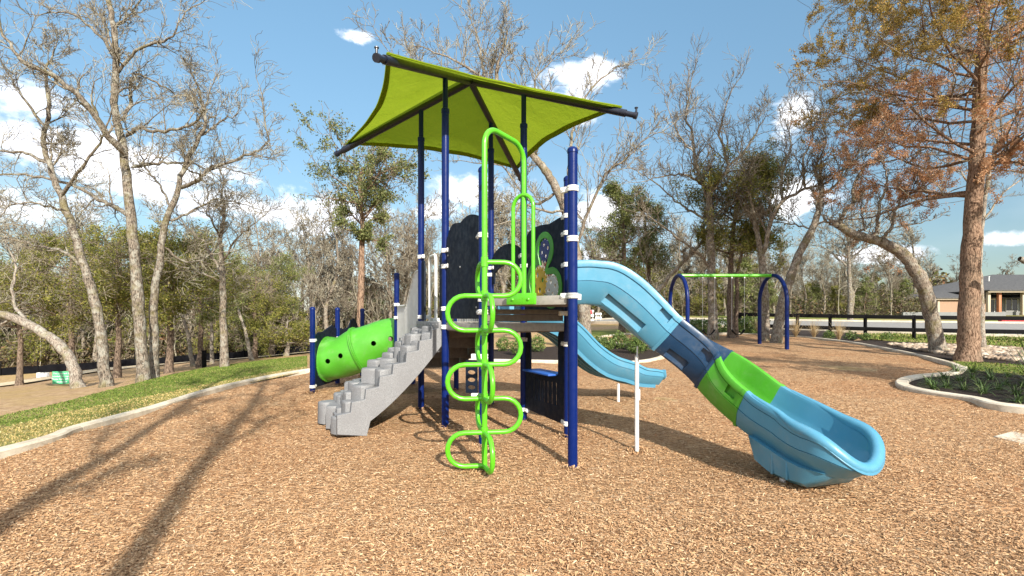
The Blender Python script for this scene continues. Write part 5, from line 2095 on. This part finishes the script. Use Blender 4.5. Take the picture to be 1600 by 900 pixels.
cedar(51, 'big reddish cedar with shaggy bark and rust and ochre foliage at the right', 13.6,
      [(1512, 563), (1514, 500), (1517, 420), (1520, 330), (1526, 250), (1531, 150), (1536, 60), (1540, -40), (1542, -140), (1544, -220)], .265, .05,
      
      .355, 4.0, ('rust', 'ochre'), nb=64, kpt=190, leaf=.024, spread=.045, bk=.19, fill=.8, clump=1.5, shape=lambda f: .35 + 1.0 * math.sin(PI * (.12 + .75 * f)) ** .8, up=(.0, .45), split_leaf=hue, q=dict(CED, kids=[0, 9, 6, 0], gnarl=[.06, .18, .25, .32]), aspect=.6)
# its long low limbs
# sparse young tree behind the tunnel
cedar(52, 'slim olive-leaved tree rising behind the green tunnel', 15.2,
      [(563, 552), (563, 500), (564, 440), (566, 380), (566, 340), (564, 305), (562, 280), (566, 262)], .125, .03,
      .42, 1.75, 'olive', nb=26, kpt=42, leaf=.032, spread=.06, clump=2.0, shape=lambda f: .25 + .95 * math.sin(PI * (.25 + .7 * (1 - f))) ** .9 if f < .98 else .2, up=(.0, .55), q=dict(CED, kids=[0, 7, 5, 0]), m_bark='bark_cedar', aspect=.7)
# dark cedars left of the swings
cedar(53, 'dark cedar with a ragged crown behind the big blue slide', 25, [(972, 515), (973, 450), (975, 390), (972, 330), (968, 292)], .17, .04, .34, 2.2, 'cedardark', nb=26, kpt=38, leaf=.0455, spread=.13, fill=.6, shape=lambda f: 1.05 - .75 * f, up=(-.05, .3), m_bark='bark_junip')
cedar(54, 'smaller dark cedar just right of the ragged one', 26, [(1015, 515), (1014, 450), (1012, 400), (1008, 350), (1005, 322)], .14, .04, .38, 1.8, 'cedardark', nb=22, kpt=38, leaf=.0455, spread=.13, fill=.6, shape=lambda f: 1.05 - .7 * f, up=(-.05, .3), m_bark='bark_junip')
cedar(55, 'olive-green cedar with twin pale trunks under the swing beam', 22.2, [(1142, 518), (1141, 470), (1142, 420), (1146, 360), (1152, 310), (1160, 262)], .16, .04, .46, 2.6, 'cedar', nb=40, kpt=46, leaf=.045, spread=.12, fill=.8, clump=.9, shape=dome, up=(-.1, .3), m_bark='bark_junip')
cedar(56, 'second trunk of the pair under the swing beam, leaning slightly right', 22.4, [(1149, 518), (1151, 470), (1153, 420), (1168, 370), (1185, 320)], .11, .03, .6, 1.6, 'cedar', nb=14, kpt=34, leaf=.045, spread=.13, fill=.6, shape=dome, up=(-.1, .35), m_bark='bark_junip')
# green cedars behind the left oaks
for i, (px, Y, top, w, r, mm, lab) in enumerate(((30, 21, 395, 2.2, .12, 'cedar', 'yellow-green cedar at the far left behind the leaning grey trunk'), (110, 20, 372, 2.6, .13, 'cedar', 'broad yellow-green cedar behind the mossy leaning oak'),
                                   (183, 19, 360, 2.4, .12, 'cedar', 'green cedar with a reddish trunk between the mossy oak and the tallest oak'), (264, 17.5, 370, 2.2, .13, 'cedar', 'green cedar with a reddish trunk just right of the paired oaks'),
                                   (312, 23, 385, 2.2, .13, 'cedardark', 'darker cedar left of the thin lone oak'), (398, 27, 424, 2.0, .14, 'cedar', 'mid-green cedar beside the tall dark cedar of the left woods'), (424, 31, 402, 2.5, .18, 'cedardark', 'tall dark cedar standing out of the woods left of the tunnel'))):
    b = GX(px, Y)
    zt = EYE - (top - HOR) / F * Y
    h = zt - b.z
    cedar(60 + i, lab, Y, [b - Vector((0, 0, .1)), b + Vector((.05, 0, h * .3)), b + Vector((-.05, .05, h * .6)), b + Vector((.05, 0, h * .95))], r, .03, .42, w, mm, nb=26, kpt=44, leaf=.042, spread=.12, fill=.5, clump=1.0, shape=dome, base=b, up=(-.1, .3), m_bark='bark_junip')
# low juniper with several pale stems
b = GX(447, 27)
cedar(70, 'low spreading yellow-green juniper with short pale stems', 27, [b - Vector((0, 0, .1)), b + Vector((.1, 0, .5)), b + Vector((0, 0, 1.1)), b + Vector((.1, 0, 1.9))], .14, .04, .32, 2.0, 'cedar', nb=26, kpt=24, leaf=.055, spread=.13, shape=lambda f: 1.1 - .7 * f, base=b, up=(-.05, .35), name='juniper', m_bark='bark_pale')


# pale dead stems leaning in the woods on the left
for i, (x0, y0, x1, y1, Y, lab) in enumerate(((302, 556, 279, 470, 25, 'pale dead stem leaning left, right of the paired oaks'), (394, 556, 368, 468, 25, 'pale forked dead stem leaning left, right of the thin lone oak'), (331, 552, 331, 470, 27, 'straight pale stem just left of the thin lone oak'))):
    hero_oak(80 + i, lab, Y, [(x0, y0), ((x0 * 2 + x1) / 3, (2 * y0 + y1) / 3), ((x0 + 2 * x1) / 3, (y0 + 2 * y1) / 3), (x1, y1), (x1 * 1.0 - 4, y1 - 40)], .10, .03, [], kids=4, L=1.3, t0=.7, m_bark='bark_pale', name='dead_tree')


# --- the woods: a few kinds of tree copied many times
def copy_tree(o, loc, rz, s_):
    c = o.copy()
    COL.objects.link(c)
    c.location = loc
    c.rotation_euler = (0, 0, rz)
    c.scale = (s_, s_, s_ * 1.0)
    for ch in o.children:
        k = ch.copy()
        COL.objects.link(k)
        k.parent = c
    return c


def wood_proto(seed, kind):
    b = Vector((0, 0, 0))
    R = random.Random(seed)
    if kind == 'bare':
        q = dict(OAK, rmin=.013, kids=[7, 7, 6, 4, 0], max=4, rr=.55)
        tr = Tree(seed)
        h = R.uniform(6.5, 8.5)
        P = tr.path([b - Vector((0, 0, .3)), Vector((R.uniform(-.3, .3), R.uniform(-.3, .3), h * .3)), Vector((R.uniform(-.5, .5), R.uniform(-.5, .5), h * .6)), Vector((R.uniform(-.8, .8), R.uniform(-.8, .8), h * .85))], .16, .05, 0, q, kids=10, L=h * .38, t0=.3)
        return finish_tree(tr, 'oak_tree', 'x', b, M['bark_oakdark'] if seed % 2 else M['bark_oak'], M['twig'] if seed % 3 else M['twigdark'], split=2, sides=(6, 4, 3, 3, 3, 3))
    h = R.uniform(4.5, 6.5)
    return cedar(seed, 'x', 0, [b - Vector((0, 0, .3)), Vector((.1, 0, h * .3)), Vector((-.1, .1, h * .65)), Vector((0, 0, h))], .12, .03, .14, R.uniform(1.7, 2.4), 'cedar' if kind == 'cedar' else 'cedardark', nb=28, kpt=15, leaf=.075, spread=.15, base=b, shape=lambda f: 1.08 - .8 * f, q=dict(CED, kids=[0, 7, 5, 0], rmin=.012), up=(-.05, .35), m_bark='bark_junip')


def build_woods():
    protos = {'bare': [wood_proto(101 + i, 'bare') for i in range(5)], 'cedar': [wood_proto(121 + i, 'cedar') for i in range(3)], 'dark': [wood_proto(131 + i, 'dark') for i in range(2)]}
    labels = {('bare', 0): ('bare grey oak in the woods behind the black silt fence', 'bare oaks in the woods on the left'), ('bare', 1): ('bare grey oak in the woods across the road', 'bare oaks in the woods on the right'),
              ('bare', 2): ('bare grey oak in the woods behind the play structure', 'bare oaks in the woods behind the play structure'),
              ('cedar', 0): ('yellow-green cedar in the woods behind the black silt fence', 'green cedars in the woods on the left'), ('cedar', 1): ('yellow-green cedar in the woods across the road', 'green cedars in the woods on the right'),
              ('cedar', 2): ('yellow-green cedar in the woods behind the play structure', 'green cedars in the woods behind the play structure'),
              ('dark', 0): ('dark green cedar in the woods behind the black silt fence', 'dark cedars in the woods on the left'), ('dark', 1): ('dark green cedar in the woods across the road', 'dark cedars in the woods on the right'),
              ('dark', 2): ('dark green cedar in the woods behind the play structure', 'dark cedars in the woods behind the play structure')}
    R = random.Random(77)
    used = set()
    spots = []
    for row, (Y0, Y1, step) in enumerate(((33, 38, 26), (39, 46, 24), (47, 56, 24))):
        px = -140
        while px < 1500:
            px += step * R.uniform(.6, 1.4) * (.72 if px > 880 else 1)
            Y = R.uniform(Y0, Y1)
            if px > 880: Y = Y + 24 + 6 * row
            if px > 1430: continue
            spots.append((px, Y, row))
    for px in (1432, 1450, 1462, 1490, 1512, 1545, 1570, 1592, 1620, 1655): spots.append((px, R.uniform(104, 118), 1))
    for px, Y, row in spots:
        b = GX(px, Y)
        side = 0 if px < 470 else (1 if px > 880 else 2)
        u = R.random()
        if side == 1:
            kind = 'bare' if u < .62 else ('cedar' if u < .88 else 'dark')
        else:
            kind = 'bare' if u < .68 else ('cedar' if u < .88 else 'dark')
        p = R.choice(protos[kind])
        s_ = R.uniform(.75, 1.12) * (1.0 if side != 1 else 1.35)
        if side == 1 and 1180 < px < 1425: s_ *= .72
        if px > 1425: s_ *= 1.15
        if row == 0 and side != 1: s_ *= .85
        if side != 1 and kind == 'bare': s_ *= 1.22
        if p in used:
            o = copy_tree(p, b, R.uniform(0, 6.28), s_)
        else:
            used.add(p)
            o = p
            o.location = b
            o.scale = (s_,) * 3
        lab, grp = labels[(kind, side)]
        o['label'], o['group'] = lab, grp
    for ps in protos.values():
        for p in ps:
            if p not in used:
                for ch in list(p.children): bpy.data.objects.remove(ch)
                bpy.data.objects.remove(p)


build_woods()


def build_brush():
    """tangled undergrowth between the trunks"""
    rng = np.random.default_rng(5)
    Cs = []
    for x0, x1, Y0, Y1, n, hmax in ((-180, 480, 33, 58, 90000, 3.6), (480, 900, 34, 58, 36000, 3.0), (880, 1460, 58, 84, 55000, 4.2), (1400, 1720, 88, 110, 12000, 5.0)):
        px = rng.uniform(x0, x1, n)
        Y = rng.uniform(Y0, Y1, n)
        x = (px - 800) / F * Y
        cl = .5 + .5 * np.sin(x * .55 + 1.3 * np.sin(Y * .31)) * np.sin(Y * .47 + x * .21)
        z = rng.beta(1.2, 1.8, n) * hmax * (.35 + .65 * cl)
        g = np.array([T(a, b) for a, b in zip(x, Y)])
        Cs.append(np.stack([x, Y, g + z], 1))
    C = np.concatenate(Cs)
    V, Fc = leaf_quads(C, .17, rng, .32)
    tag(np_mesh('undergrowth', V, Fc, M['brushm']), 'brown and grey tangled undergrowth between the trunks of the woods', None, None, 'stuff')
    # thin pale saplings
    tr = Tree(9)
    q = dict(OAK, n=[5, 4, 3, 3, 3], kids=[5, 3, 0, 0, 0], max=2, rmin=.015, trop=[.12, .1, .05, 0, 0], gnarl=[.09, .2, .3, .3, .3], ang=(20, 50))
    R = random.Random(10)
    for k in range(310):
        if k < 270: px, Y = R.uniform(-160, 900), R.uniform(33, 50)
        else: px, Y = R.uniform(880, 1440), R.uniform(57, 74)
        b = GX(px, Y)
        tr.grow((b.x, b.y, b.z - .1), nrm((R.gauss(0, .12), R.gauss(0, .12), 1)), R.uniform(2.5, 5.5), R.uniform(.025, .05), 0, q)
    V, Fc = merge([tubes(tr.lines[l], 4, (0, 0, 0)) for l in sorted(tr.lines)])
    tag(np_mesh('undergrowth', V, Fc, M['twig']), 'thin grey saplings massed in the woods', None, None, 'stuff')


build_brush()


def build_far_wood():
    rng = np.random.default_rng(8)
    n = 42000
    a = rng.uniform(-1.35, 1.15, n)
    Y = rng.uniform(95, 130, n)
    x = a * Y
    ht = 5.5 + 2.0 * np.sin(a * 31) + 1.3 * np.sin(a * 67 + 1)
    z = rng.beta(1.3, 1.3, n) * ht
    g = np.array([T(p, q_) for p, q_ in zip(x, Y)])
    V, Fc = leaf_quads(np.stack([x, Y, g + z], 1), .5, rng, .5)
    tag(np_mesh('far_woods', V, Fc, M['brushm']), 'far grey-brown woods closing the horizon', None, None, 'stuff')


build_far_wood()


# ------------------------------------------------------------------ swing set
def build_swings():
    yn, yf = 17.2, 19.1
    xl, xr = 6.04, 9.46
    root = empty('swing_set', (7.75, 18.15, T(7.75, 18.15)), 'blue arched swing frame with a lime green top beam', 'swing set')
    ztop = 2.83
    ym, R = (yn + yf) / 2, (yf - yn) / 2
    for x in (xl, xr):
        mb = MB()
        path = [Vector((x, yn, T(x, yn) - .1)), Vector((x, yn, 1.0))]
        path += [Vector((x, ym - R * math.cos(t), ztop - R + R * math.sin(t))) for t in np.linspace(0, PI, 17)]
        path += [Vector((x, yf, 1.0)), Vector((x, yf, T(x, yf) - .1))]
        mb.tube(path, .068, 16)
        mb.build('arch', M['navy'], root)
    mb = MB()
    mb.tube([(xl - .02, ym, ztop), (xr + .02, ym, ztop)], .06, 16)
    bm_ = mb.build('beam', M['green'], root)
    xs = (6.92, 7.36, 7.98, 8.44)
    hg = MB()
    for x in xs:
        hg.box((x, ym, ztop - .08), (.05, .05, .07), bev=.01)
    hg.build('hanger', M['steel'], root)
    for i in (0, 2):
        zb = T(xs[i], ym) + .46
        s = empty('swing', ((xs[i] + xs[i + 1]) / 2, ym, zb), ('black belt swing seat on two chains, left of the pair' if i == 0 else 'black belt swing seat on two chains, right of the pair'), 'swing', 'belt swings on the green beam')
        for x in (xs[i], xs[i + 1]):
            c = MB()
            nL = int((ztop - .1 - zb - .12) / .055)
            for k in range(nL):
                z = zb + .12 + (k + .5) * .055
                a, b = Vector((x, ym, z - .035)), Vector((x, ym, z + .035))
                c.tube([a, b], .0065, 5)
            c.tube([(x, ym, zb + .1), (x, ym, ztop - .11)], .0045, 5)
            c.build('chain', M['steel'], s)
        st = MB()
        rings = []
        for t in np.linspace(0, 1, 13):
            x = xs[i] + (xs[i + 1] - xs[i]) * t
            z = zb + .12 - .20 * math.sin(PI * t) ** .8
            rings.append([Vector((x, ym - .08, z)), Vector((x, ym + .08, z)), Vector((x, ym + .08, z + .015)), Vector((x, ym - .08, z + .015))])
        st.loft(rings)
        st.build('seat', M['black'], s)


build_swings()


# ------------------------------------------------------------------ rail fence, silt fence, signs, barricade, bollard
def build_fence():
    pts = [GX(1156, 25.5), GX(1246, 23.8), GX(1297, 23.0), GX(1352, 22.2), GX(1428, 21.3), GX(1517, 20.6), GX(1610, 20.0), GX(1720, 19.6)]
    # even the bays out a little with extra posts where they are long
    root = empty('rail_fence', pts[3], 'black two-rail timber fence along the road', 'fence')
    for p in pts:
        mb = MB()
        mb.box(p + Vector((0, 0, .46)), (.11, .11, 1.12), rz=.5, bev=.01)
        mb.build('post', M['black'], root)
    for a, b in zip(pts[:-1], pts[1:]):
        for z in (.92, .38):
            mb = MB()
            n = Vector((-(b - a).y, (b - a).x, 0)).normalized() * -.07
            if n.y > 0: n = -n
            mb.bar(a + n + Vector((0, 0, z)), b + n + Vector((0, 0, z)), .035, .17, bev=.006)
            mb.build('rail', M['black'], root)


build_fence()


def build_silt():
    P = [GX(px, Y) for px, Y in ((-200, 27), (-60, 28.5), (60, 29.5), (160, 30.5), (260, 31), (340, 31), (420, 31.5), (480, 32), (560, 32.5))]
    P = spline(P, 6)
    root = empty('silt_fence', P[20], 'low black silt fence cloth strung along the foot of the woods', 'fence')
    mb = MB()
    R = random.Random(3)
    rings = []
    for p in P:
        z = T(p.x, p.y)
        h = .38 + R.uniform(-.06, .05)
        o = R.uniform(-.05, .05)
        rings.append([Vector((p.x, p.y + o, z - .1)), Vector((p.x, p.y + o * .3, z + h)), Vector((p.x, p.y + o * .3 + .02, z + h)), Vector((p.x, p.y + o + .02, z - .1))])
    mb.loft(rings)
    mb.build('cloth', M['silt'], root, sharp=60)
    for p in P[::3]:
        s = MB()
        s.box((p.x, p.y - .04, T(p.x, p.y) + .35), (.04, .04, .9))
        s.build('stake', M['black'], root)


build_silt()


def text_mesh(name, s, size, loc, rz, m, parent):
    cu = bpy.data.curves.new(name, 'FONT')
    cu.body = s
    cu.size = size
    cu.align_x = 'CENTER'
    cu.align_y = 'CENTER'
    cu.extrude = .001
    t = bpy.data.objects.new(name, cu)
    COL.objects.link(t)
    me = bpy.data.meshes.new_from_object(t.evaluated_get(bpy.context.evaluated_depsgraph_get()))
    bpy.data.objects.remove(t)
    me.transform(Matrix.Translation(Vector(loc) - rootloc(parent)) @ Matrix.Rotation(rz, 4, 'Z') @ Matrix.Rotation(PI / 2, 4, 'X'))
    me.materials.clear()
    return link(name, me, m, parent)


def yard_sign(px, Y, w, h, m, lines, label, zc):
    b = GX(px, Y)
    root = empty('yard_sign', b, label, 'sign')
    rz = .15
    c = Vector((b.x, b.y, zc))
    mb = MB()
    mb.box(c, (w, .012, h), rz=rz)
    mb.build('board', m, root)
    st = MB()
    ex = Vector((math.cos(rz), math.sin(rz), 0))
    for k in (-.3, .3):
        p = b + ex * (w * k)
        st.tube([p + Vector((0, .015, -.2)), Vector((p.x, p.y + .015, zc + h * .3))], .006, 6)
    st.build('stake', M['steel'], root)
    n = len(lines)
    if n:
        fr = Vector((math.sin(rz), -math.cos(rz), 0))
        for i, l in enumerate(lines):
            text_mesh('lettering', l, h / (n + 1) * .95, c + fr * .009 + Vector((0, 0, h * (.5 - (i + .8) / (n + .6)))), rz, M['white'], root)


gz = GX(97, 17.5)
yard_sign(97, 17.5, .60, .44, M['signgreen'], ['This area will be', 'seeded for repair', 'Please keep off the', 'landscape'], 'green yard sign with four lines of white lettering', EYE - (590 - HOR) / F * 17.5)
yard_sign(67, 26, .60, .34, M['white'], [], 'blank white yard sign near the pale trail', EYE - (587 - HOR) / F * 26)


def build_barricade():
    Y = 46
    b = GX(927, Y)
    root = empty('road_barricade', b, 'white board barricade with a red sign at the end of the far road', 'barricade')
    s = Y / F
    for k, (x0, x1, ys) in enumerate(((920, 928, (486, 493, 500)), (930, 940, (490.5, 496.5)))):
        for y in ys:
            mb = MB()
            a, c = PX(x0, y, Y + k), PX(x1, y, Y + k)
            mb.bar(a, c, .04, .19)
            mb.build('board', M['white'], root)
        for x in (x0 + 1.5, x1 - 1.5):
            mb = MB()
            p = PX(x, ys[0] - 2, Y + k)
            mb.bar(Vector((p.x, p.y + .05, T(p.x, p.y) - .1)), p + Vector((0, .05, 0)), .05, .05, up=(0, 1, 0))
            mb.build('post', M['white'], root)
    mb = MB()
    p = PX(923, 487.5, Y - .06)
    mb.box(p, (.26, .02, .34))
    mb.build('red_sign', M['signred'], root)


build_barricade()


def bollard(px, Y, h, label):
    b = GX(px, Y)
    mb = MB()
    mb.box(b + Vector((0, 0, h / 2 - .05)), (.13, .13, h + .1), bev=.015)
    mb.box(b + Vector((0, 0, h + .01)), (.16, .16, .03), bev=.008)
    tag(mb.build('bollard', M['black'], origin=b), label, 'bollard')


bollard(319, 20.5, .62, 'short black post on the slope left of the tunnel')
bollard(1065, 26, .72, 'black post with a flat cap on the grass left of the swings')

# ------------------------------------------------------------------ house across the road
def build_house():
    Y = 60.0
    root = empty('house', GX(1560, Y), 'low tan and grey house with a dark shingle roof across the road', 'house')
    zb = EYE - (492 - HOR) / F * Y

    def X(px, y=Y): return (px - 800) / F * y
    # left wing, set back
    Y2 = 61.5
    z2 = EYE - (490 - HOR) / F * Y2
    e2 = EYE - (468 - HOR) / F * Y2
    xa, xb = X(1465, Y2), X(1545, Y2)
    w = MB()
    w.box(((xa + xb) / 2, Y2 + 3, (z2 - .5 + e2) / 2), (xb - xa, 6, e2 - z2 + .5))
    w.build('wall', M['tanwall'], root)
    t = MB()
    t.box((xa + .1, Y2 - .03, (z2 + e2) / 2), (.25, .05, e2 - z2))
    t.box(((xa + xb) / 2, Y2 - .35, e2 + .08), (xb - xa + 1.0, .08, .22))
    t.build('trim', M['trim'], root)

    def hip(x0, x1, y0, y1, ze, zr, ov=.5):
        r = MB()
        x0, x1, y0, y1 = x0 - ov, x1 + ov, y0 - ov, y1 + ov
        d = (y1 - y0) / 2
        ym = (y0 + y1) / 2
        vs = [(x0, y0, ze), (x1, y0, ze), (x1, y1, ze), (x0, y1, ze), (x0 + d, ym, zr), (x1 - d, ym, zr), (x0, y0, ze - .12), (x1, y0, ze - .12), (x1, y1, ze - .12), (x0, y1, ze - .12)]
        r.add(vs, [(0, 1, 5, 4), (1, 2, 5), (2, 3, 4, 5), (3, 0, 4), (0, 6, 7, 1), (1, 7, 8, 2), (2, 8, 9, 3), (3, 9, 6, 0), (6, 9, 8, 7)])
        return r
    hip(xa, xb + 20, Y2, Y2 + 11, e2 + .22, e2 + 1.5).build('roof', M['roof'], root)
    # main block with the open porch
    x0, x1 = X(1543), X(1720)
    ez = EYE - (456 - HOR) / F * Y
    w = MB()
    w.box(((x0 + x1) / 2, Y + 7, (zb - .5 + ez) / 2), (x1 - x0, 8, ez - zb + .5))
    w.build('wall', M['greywall'], root)
    hip(x0, x1 + 30, Y - .3, Y + 15, ez + .2, ez + 2.7).build('roof', M['roof'], root)
    t = MB()
    t.box(((x0 + x1) / 2, Y - .6, ez + .05), (x1 - x0 + 1.0, .1, .28))
    t.build('fascia', M['trim'], root)
    for px in (1544, 1561, 1598, 1640):
        p = MB()
        p.box((X(px), Y, (zb + ez) / 2), (.32, .32, ez - zb), bev=.02)
        p.box((X(px), Y, zb + .12), (.42, .42, .3), bev=.02)
        p.build('porch_post', M['woodpost'] if px == 1561 else M['trim'], root)
    for px, wd, hh in ((1553, 1.3, 2.0), (1580, 1.5, 1.6), (1620, 1.6, 1.6)):
        g = MB()
        g.box((X(px, Y + 3), Y + 2.97, zb + 1.3), (wd, .06, hh))
        o = g.build('window', M['glass'], root)
        f = MB()
        for k in (-.5, 0, .5):
            f.box((X(px, Y + 3) + wd * k, Y + 2.93, zb + 1.3), (.06, .06, hh))
        f.box((X(px, Y + 3), Y + 2.93, zb + 1.3 + hh / 2), (wd + .06, .06, .07))
        f.box((X(px, Y + 3), Y + 2.93, zb + 1.3 - hh / 2), (wd + .06, .06, .07))
        f.build('frame', M['white'], o)
    v = MB()
    v.lathe((X(1545, Y + 4), Y + 4, ez + 1.4), [(.08, 0), (.08, .7), (.12, .7), (.12, .8)], 10)
    v.build('vent_pipe', M['lightgrey'], root)
    h = MB()
    h.box((X(1490, Y2 - 3), Y2 - 3, z2 - .3), (12, .25, .9))
    wl = h.build('garden_wall', M['greywall'], None, origin=(X(1490, Y2 - 3), Y2 - 3, z2))
    tag(wl, 'low grey wall in front of the tan wing of the house', 'wall')


build_house()
mb = MB()
b = G(1590, 505)
mb.box((b.x + 1.2, b.y, b.z + .14), (4.5, .35, .32), rz=-.12, bev=.03)
tag(mb.build('painted_kerb', M['redkerb'], origin=b), 'red painted length of kerb across the road', 'kerb')


# ------------------------------------------------------------------ planting
def strap_plant(seed, n, L, w, droop, up=(.5, 1.3)):
    """rosette of arching strap leaves at the origin"""
    R = random.Random(seed)
    mb = MB()
    for k in range(n):
        a = R.uniform(0, 2 * PI)
        e = R.uniform(*up)
        l = L * R.uniform(.6, 1.15)
        d = Vector((math.cos(a) * math.cos(e), math.sin(a) * math.cos(e), math.sin(e)))
        s = Vector((-math.sin(a), math.cos(a), 0))
        p = Vector((R.uniform(-.03, .03), R.uniform(-.03, .03), -.01))
        pts = []
        for i in range(6):
            f = i / 5
            pts.append((p - s * w * (1 - f) ** .6 * .5, p + s * w * (1 - f) ** .6 * .5))
            p = p + d * (l / 5)
            d = (d + Vector((0, 0, -droop))).normalized()
        vs = [q for pr in pts for q in pr]
        mb.add(vs, [(2 * i, 2 * i + 1, 2 * i + 3, 2 * i + 2) for i in range(5)])
    return mb


def leafy(seed, n, rx, rz, leaf):
    rng = np.random.default_rng(seed)
    v = rng.normal(0, 1, (n, 3))
    v /= np.linalg.norm(v, axis=1, keepdims=True)
    r = rng.uniform(.35, 1, n) ** .5
    lump = 1 + .22 * np.sin(v[:, 0] * 6 + seed) * np.cos(v[:, 1] * 5 + v[:, 2] * 4)
    C = v * (r * lump)[:, None] * np.array([rx, rx, rz]) + np.array([0, 0, rz * .85])
    C = C[C[:, 2] > 0]
    return leaf_quads(C, leaf, rng, .5)


def plant(name, mb, m, loc, label, cat, group):
    o = mb.build(name, m, sharp=0)
    o.location = loc
    return tag(o, label, cat, group)


def copies(o, spots, label=None, group=None):
    R = random.Random(len(spots))
    o.location = spots[0]
    for s in spots[1:]:
        c = o.copy()
        COL.objects.link(c)
        c.location = s
        c.rotation_euler = (0, 0, R.uniform(0, 6.28))
        k = R.uniform(.8, 1.2)
        c.scale = (k, k, k)


LIR = [(1452, 603), (1475, 592), (1478, 607), (1500, 596), (1505, 610), (1530, 603), (1536, 616), (1548, 594), (1560, 610), (1572, 602), (1588, 618), (1600, 606), (1495, 585), (1520, 583), (1545, 584), (1575, 590), (1625, 622), (1460, 609), (1520, 594), (1590, 630)]
protos = [plant('lily_turf', strap_plant(200 + i, 46, .34, .016, .30), M['lily'], (0, 0, 0), 'tuft of arching green strap leaves in the dark bed at the right', 'plant', 'strap-leaved tufts in the right-hand bed') for i in range(2)]
copies(protos[0], [G(*p) for p in LIR[::2]])
copies(protos[1], [G(*p) for p in LIR[1::2]])
yu = plant('yucca', strap_plant(210, 60, 1.05, .035, .06, up=(.35, 1.4)), M['lily'], G(1622, 606), 'spiky long-leaved yucca cut by the right edge of the picture', 'plant', None)

TAN = [GX(1187, 23.6), GX(1272, 21.6), GX(1311, 20.6), GX(1243, 22.4)]
o = plant('feather_grass', strap_plant(220, 130, 1.05, .012, .10, up=(.95, 1.5)), M['tanblade'], TAN[0], 'tall clump of dry tan grass by the black rail fence', 'grass clump', 'dry grass clumps along the rail fence')
copies(o, TAN)


def bush(seed, spots, rx, rz, leaf, n, m, label, group, name='shrub'):
    V, Fc = leafy(seed, n, rx, rz, leaf)
    o = np_mesh(name, V, Fc, M[m])
    tag(o, label, 'shrub', group)
    copies(o, spots)


bush(230, [GX(948, 16.2), GX(992, 15.6), GX(1003, 16.4), GX(968, 17.2), GX(935, 16.8)], .27, .26, .032, 1100, 'shrub', 'leafy green shrub in the planting wedge behind the big slide', 'green shrubs in the planting wedge')
bush(231, [GX(737, 15.5), GX(786, 16.5), GX(808, 15.2), GX(840, 16.2)], .28, .30, .04, 700, 'shrub', 'small yellow-green shrub in the bed behind the play structure', 'small shrubs behind the play structure')
bush(232, [GX(1098, 24.5), GX(1128, 25.2), GX(1170, 24.6), GX(1178, 25.6), GX(1085, 25.2)], .60, .40, .06, 900, 'shrub', 'green shrub in the bed behind the swings', 'green shrubs behind the swings')
bush(233, [GX(1330, 20.8), GX(1352, 20.6), GX(1385, 20.9), GX(1295, 21.3)], .26, .20, .04, 400, 'shrub', 'small green shrub at the foot of the black rail fence', 'small shrubs under the rail fence')

# reddish trees out of frame on the right throw the leafy shade across the wood chips
for k, (x, y, h, lab) in enumerate(((12.8, .5, 8.5, 'leafy cedar standing out of view to the right of the viewpoint'),)):
    b = Vector((x, y, T(x, y)))
    cedar(90 + k, lab, 0, [b - Vector((0, 0, .1)), b + Vector((.1, 0, h * .3)), b + Vector((-.1, 0, h * .6)), b + Vector((0, 0, h))], .2, .04, .45, 2.4, 'cedar', nb=26, kpt=9, leaf=.09, spread=.15, base=b, shape=dome)
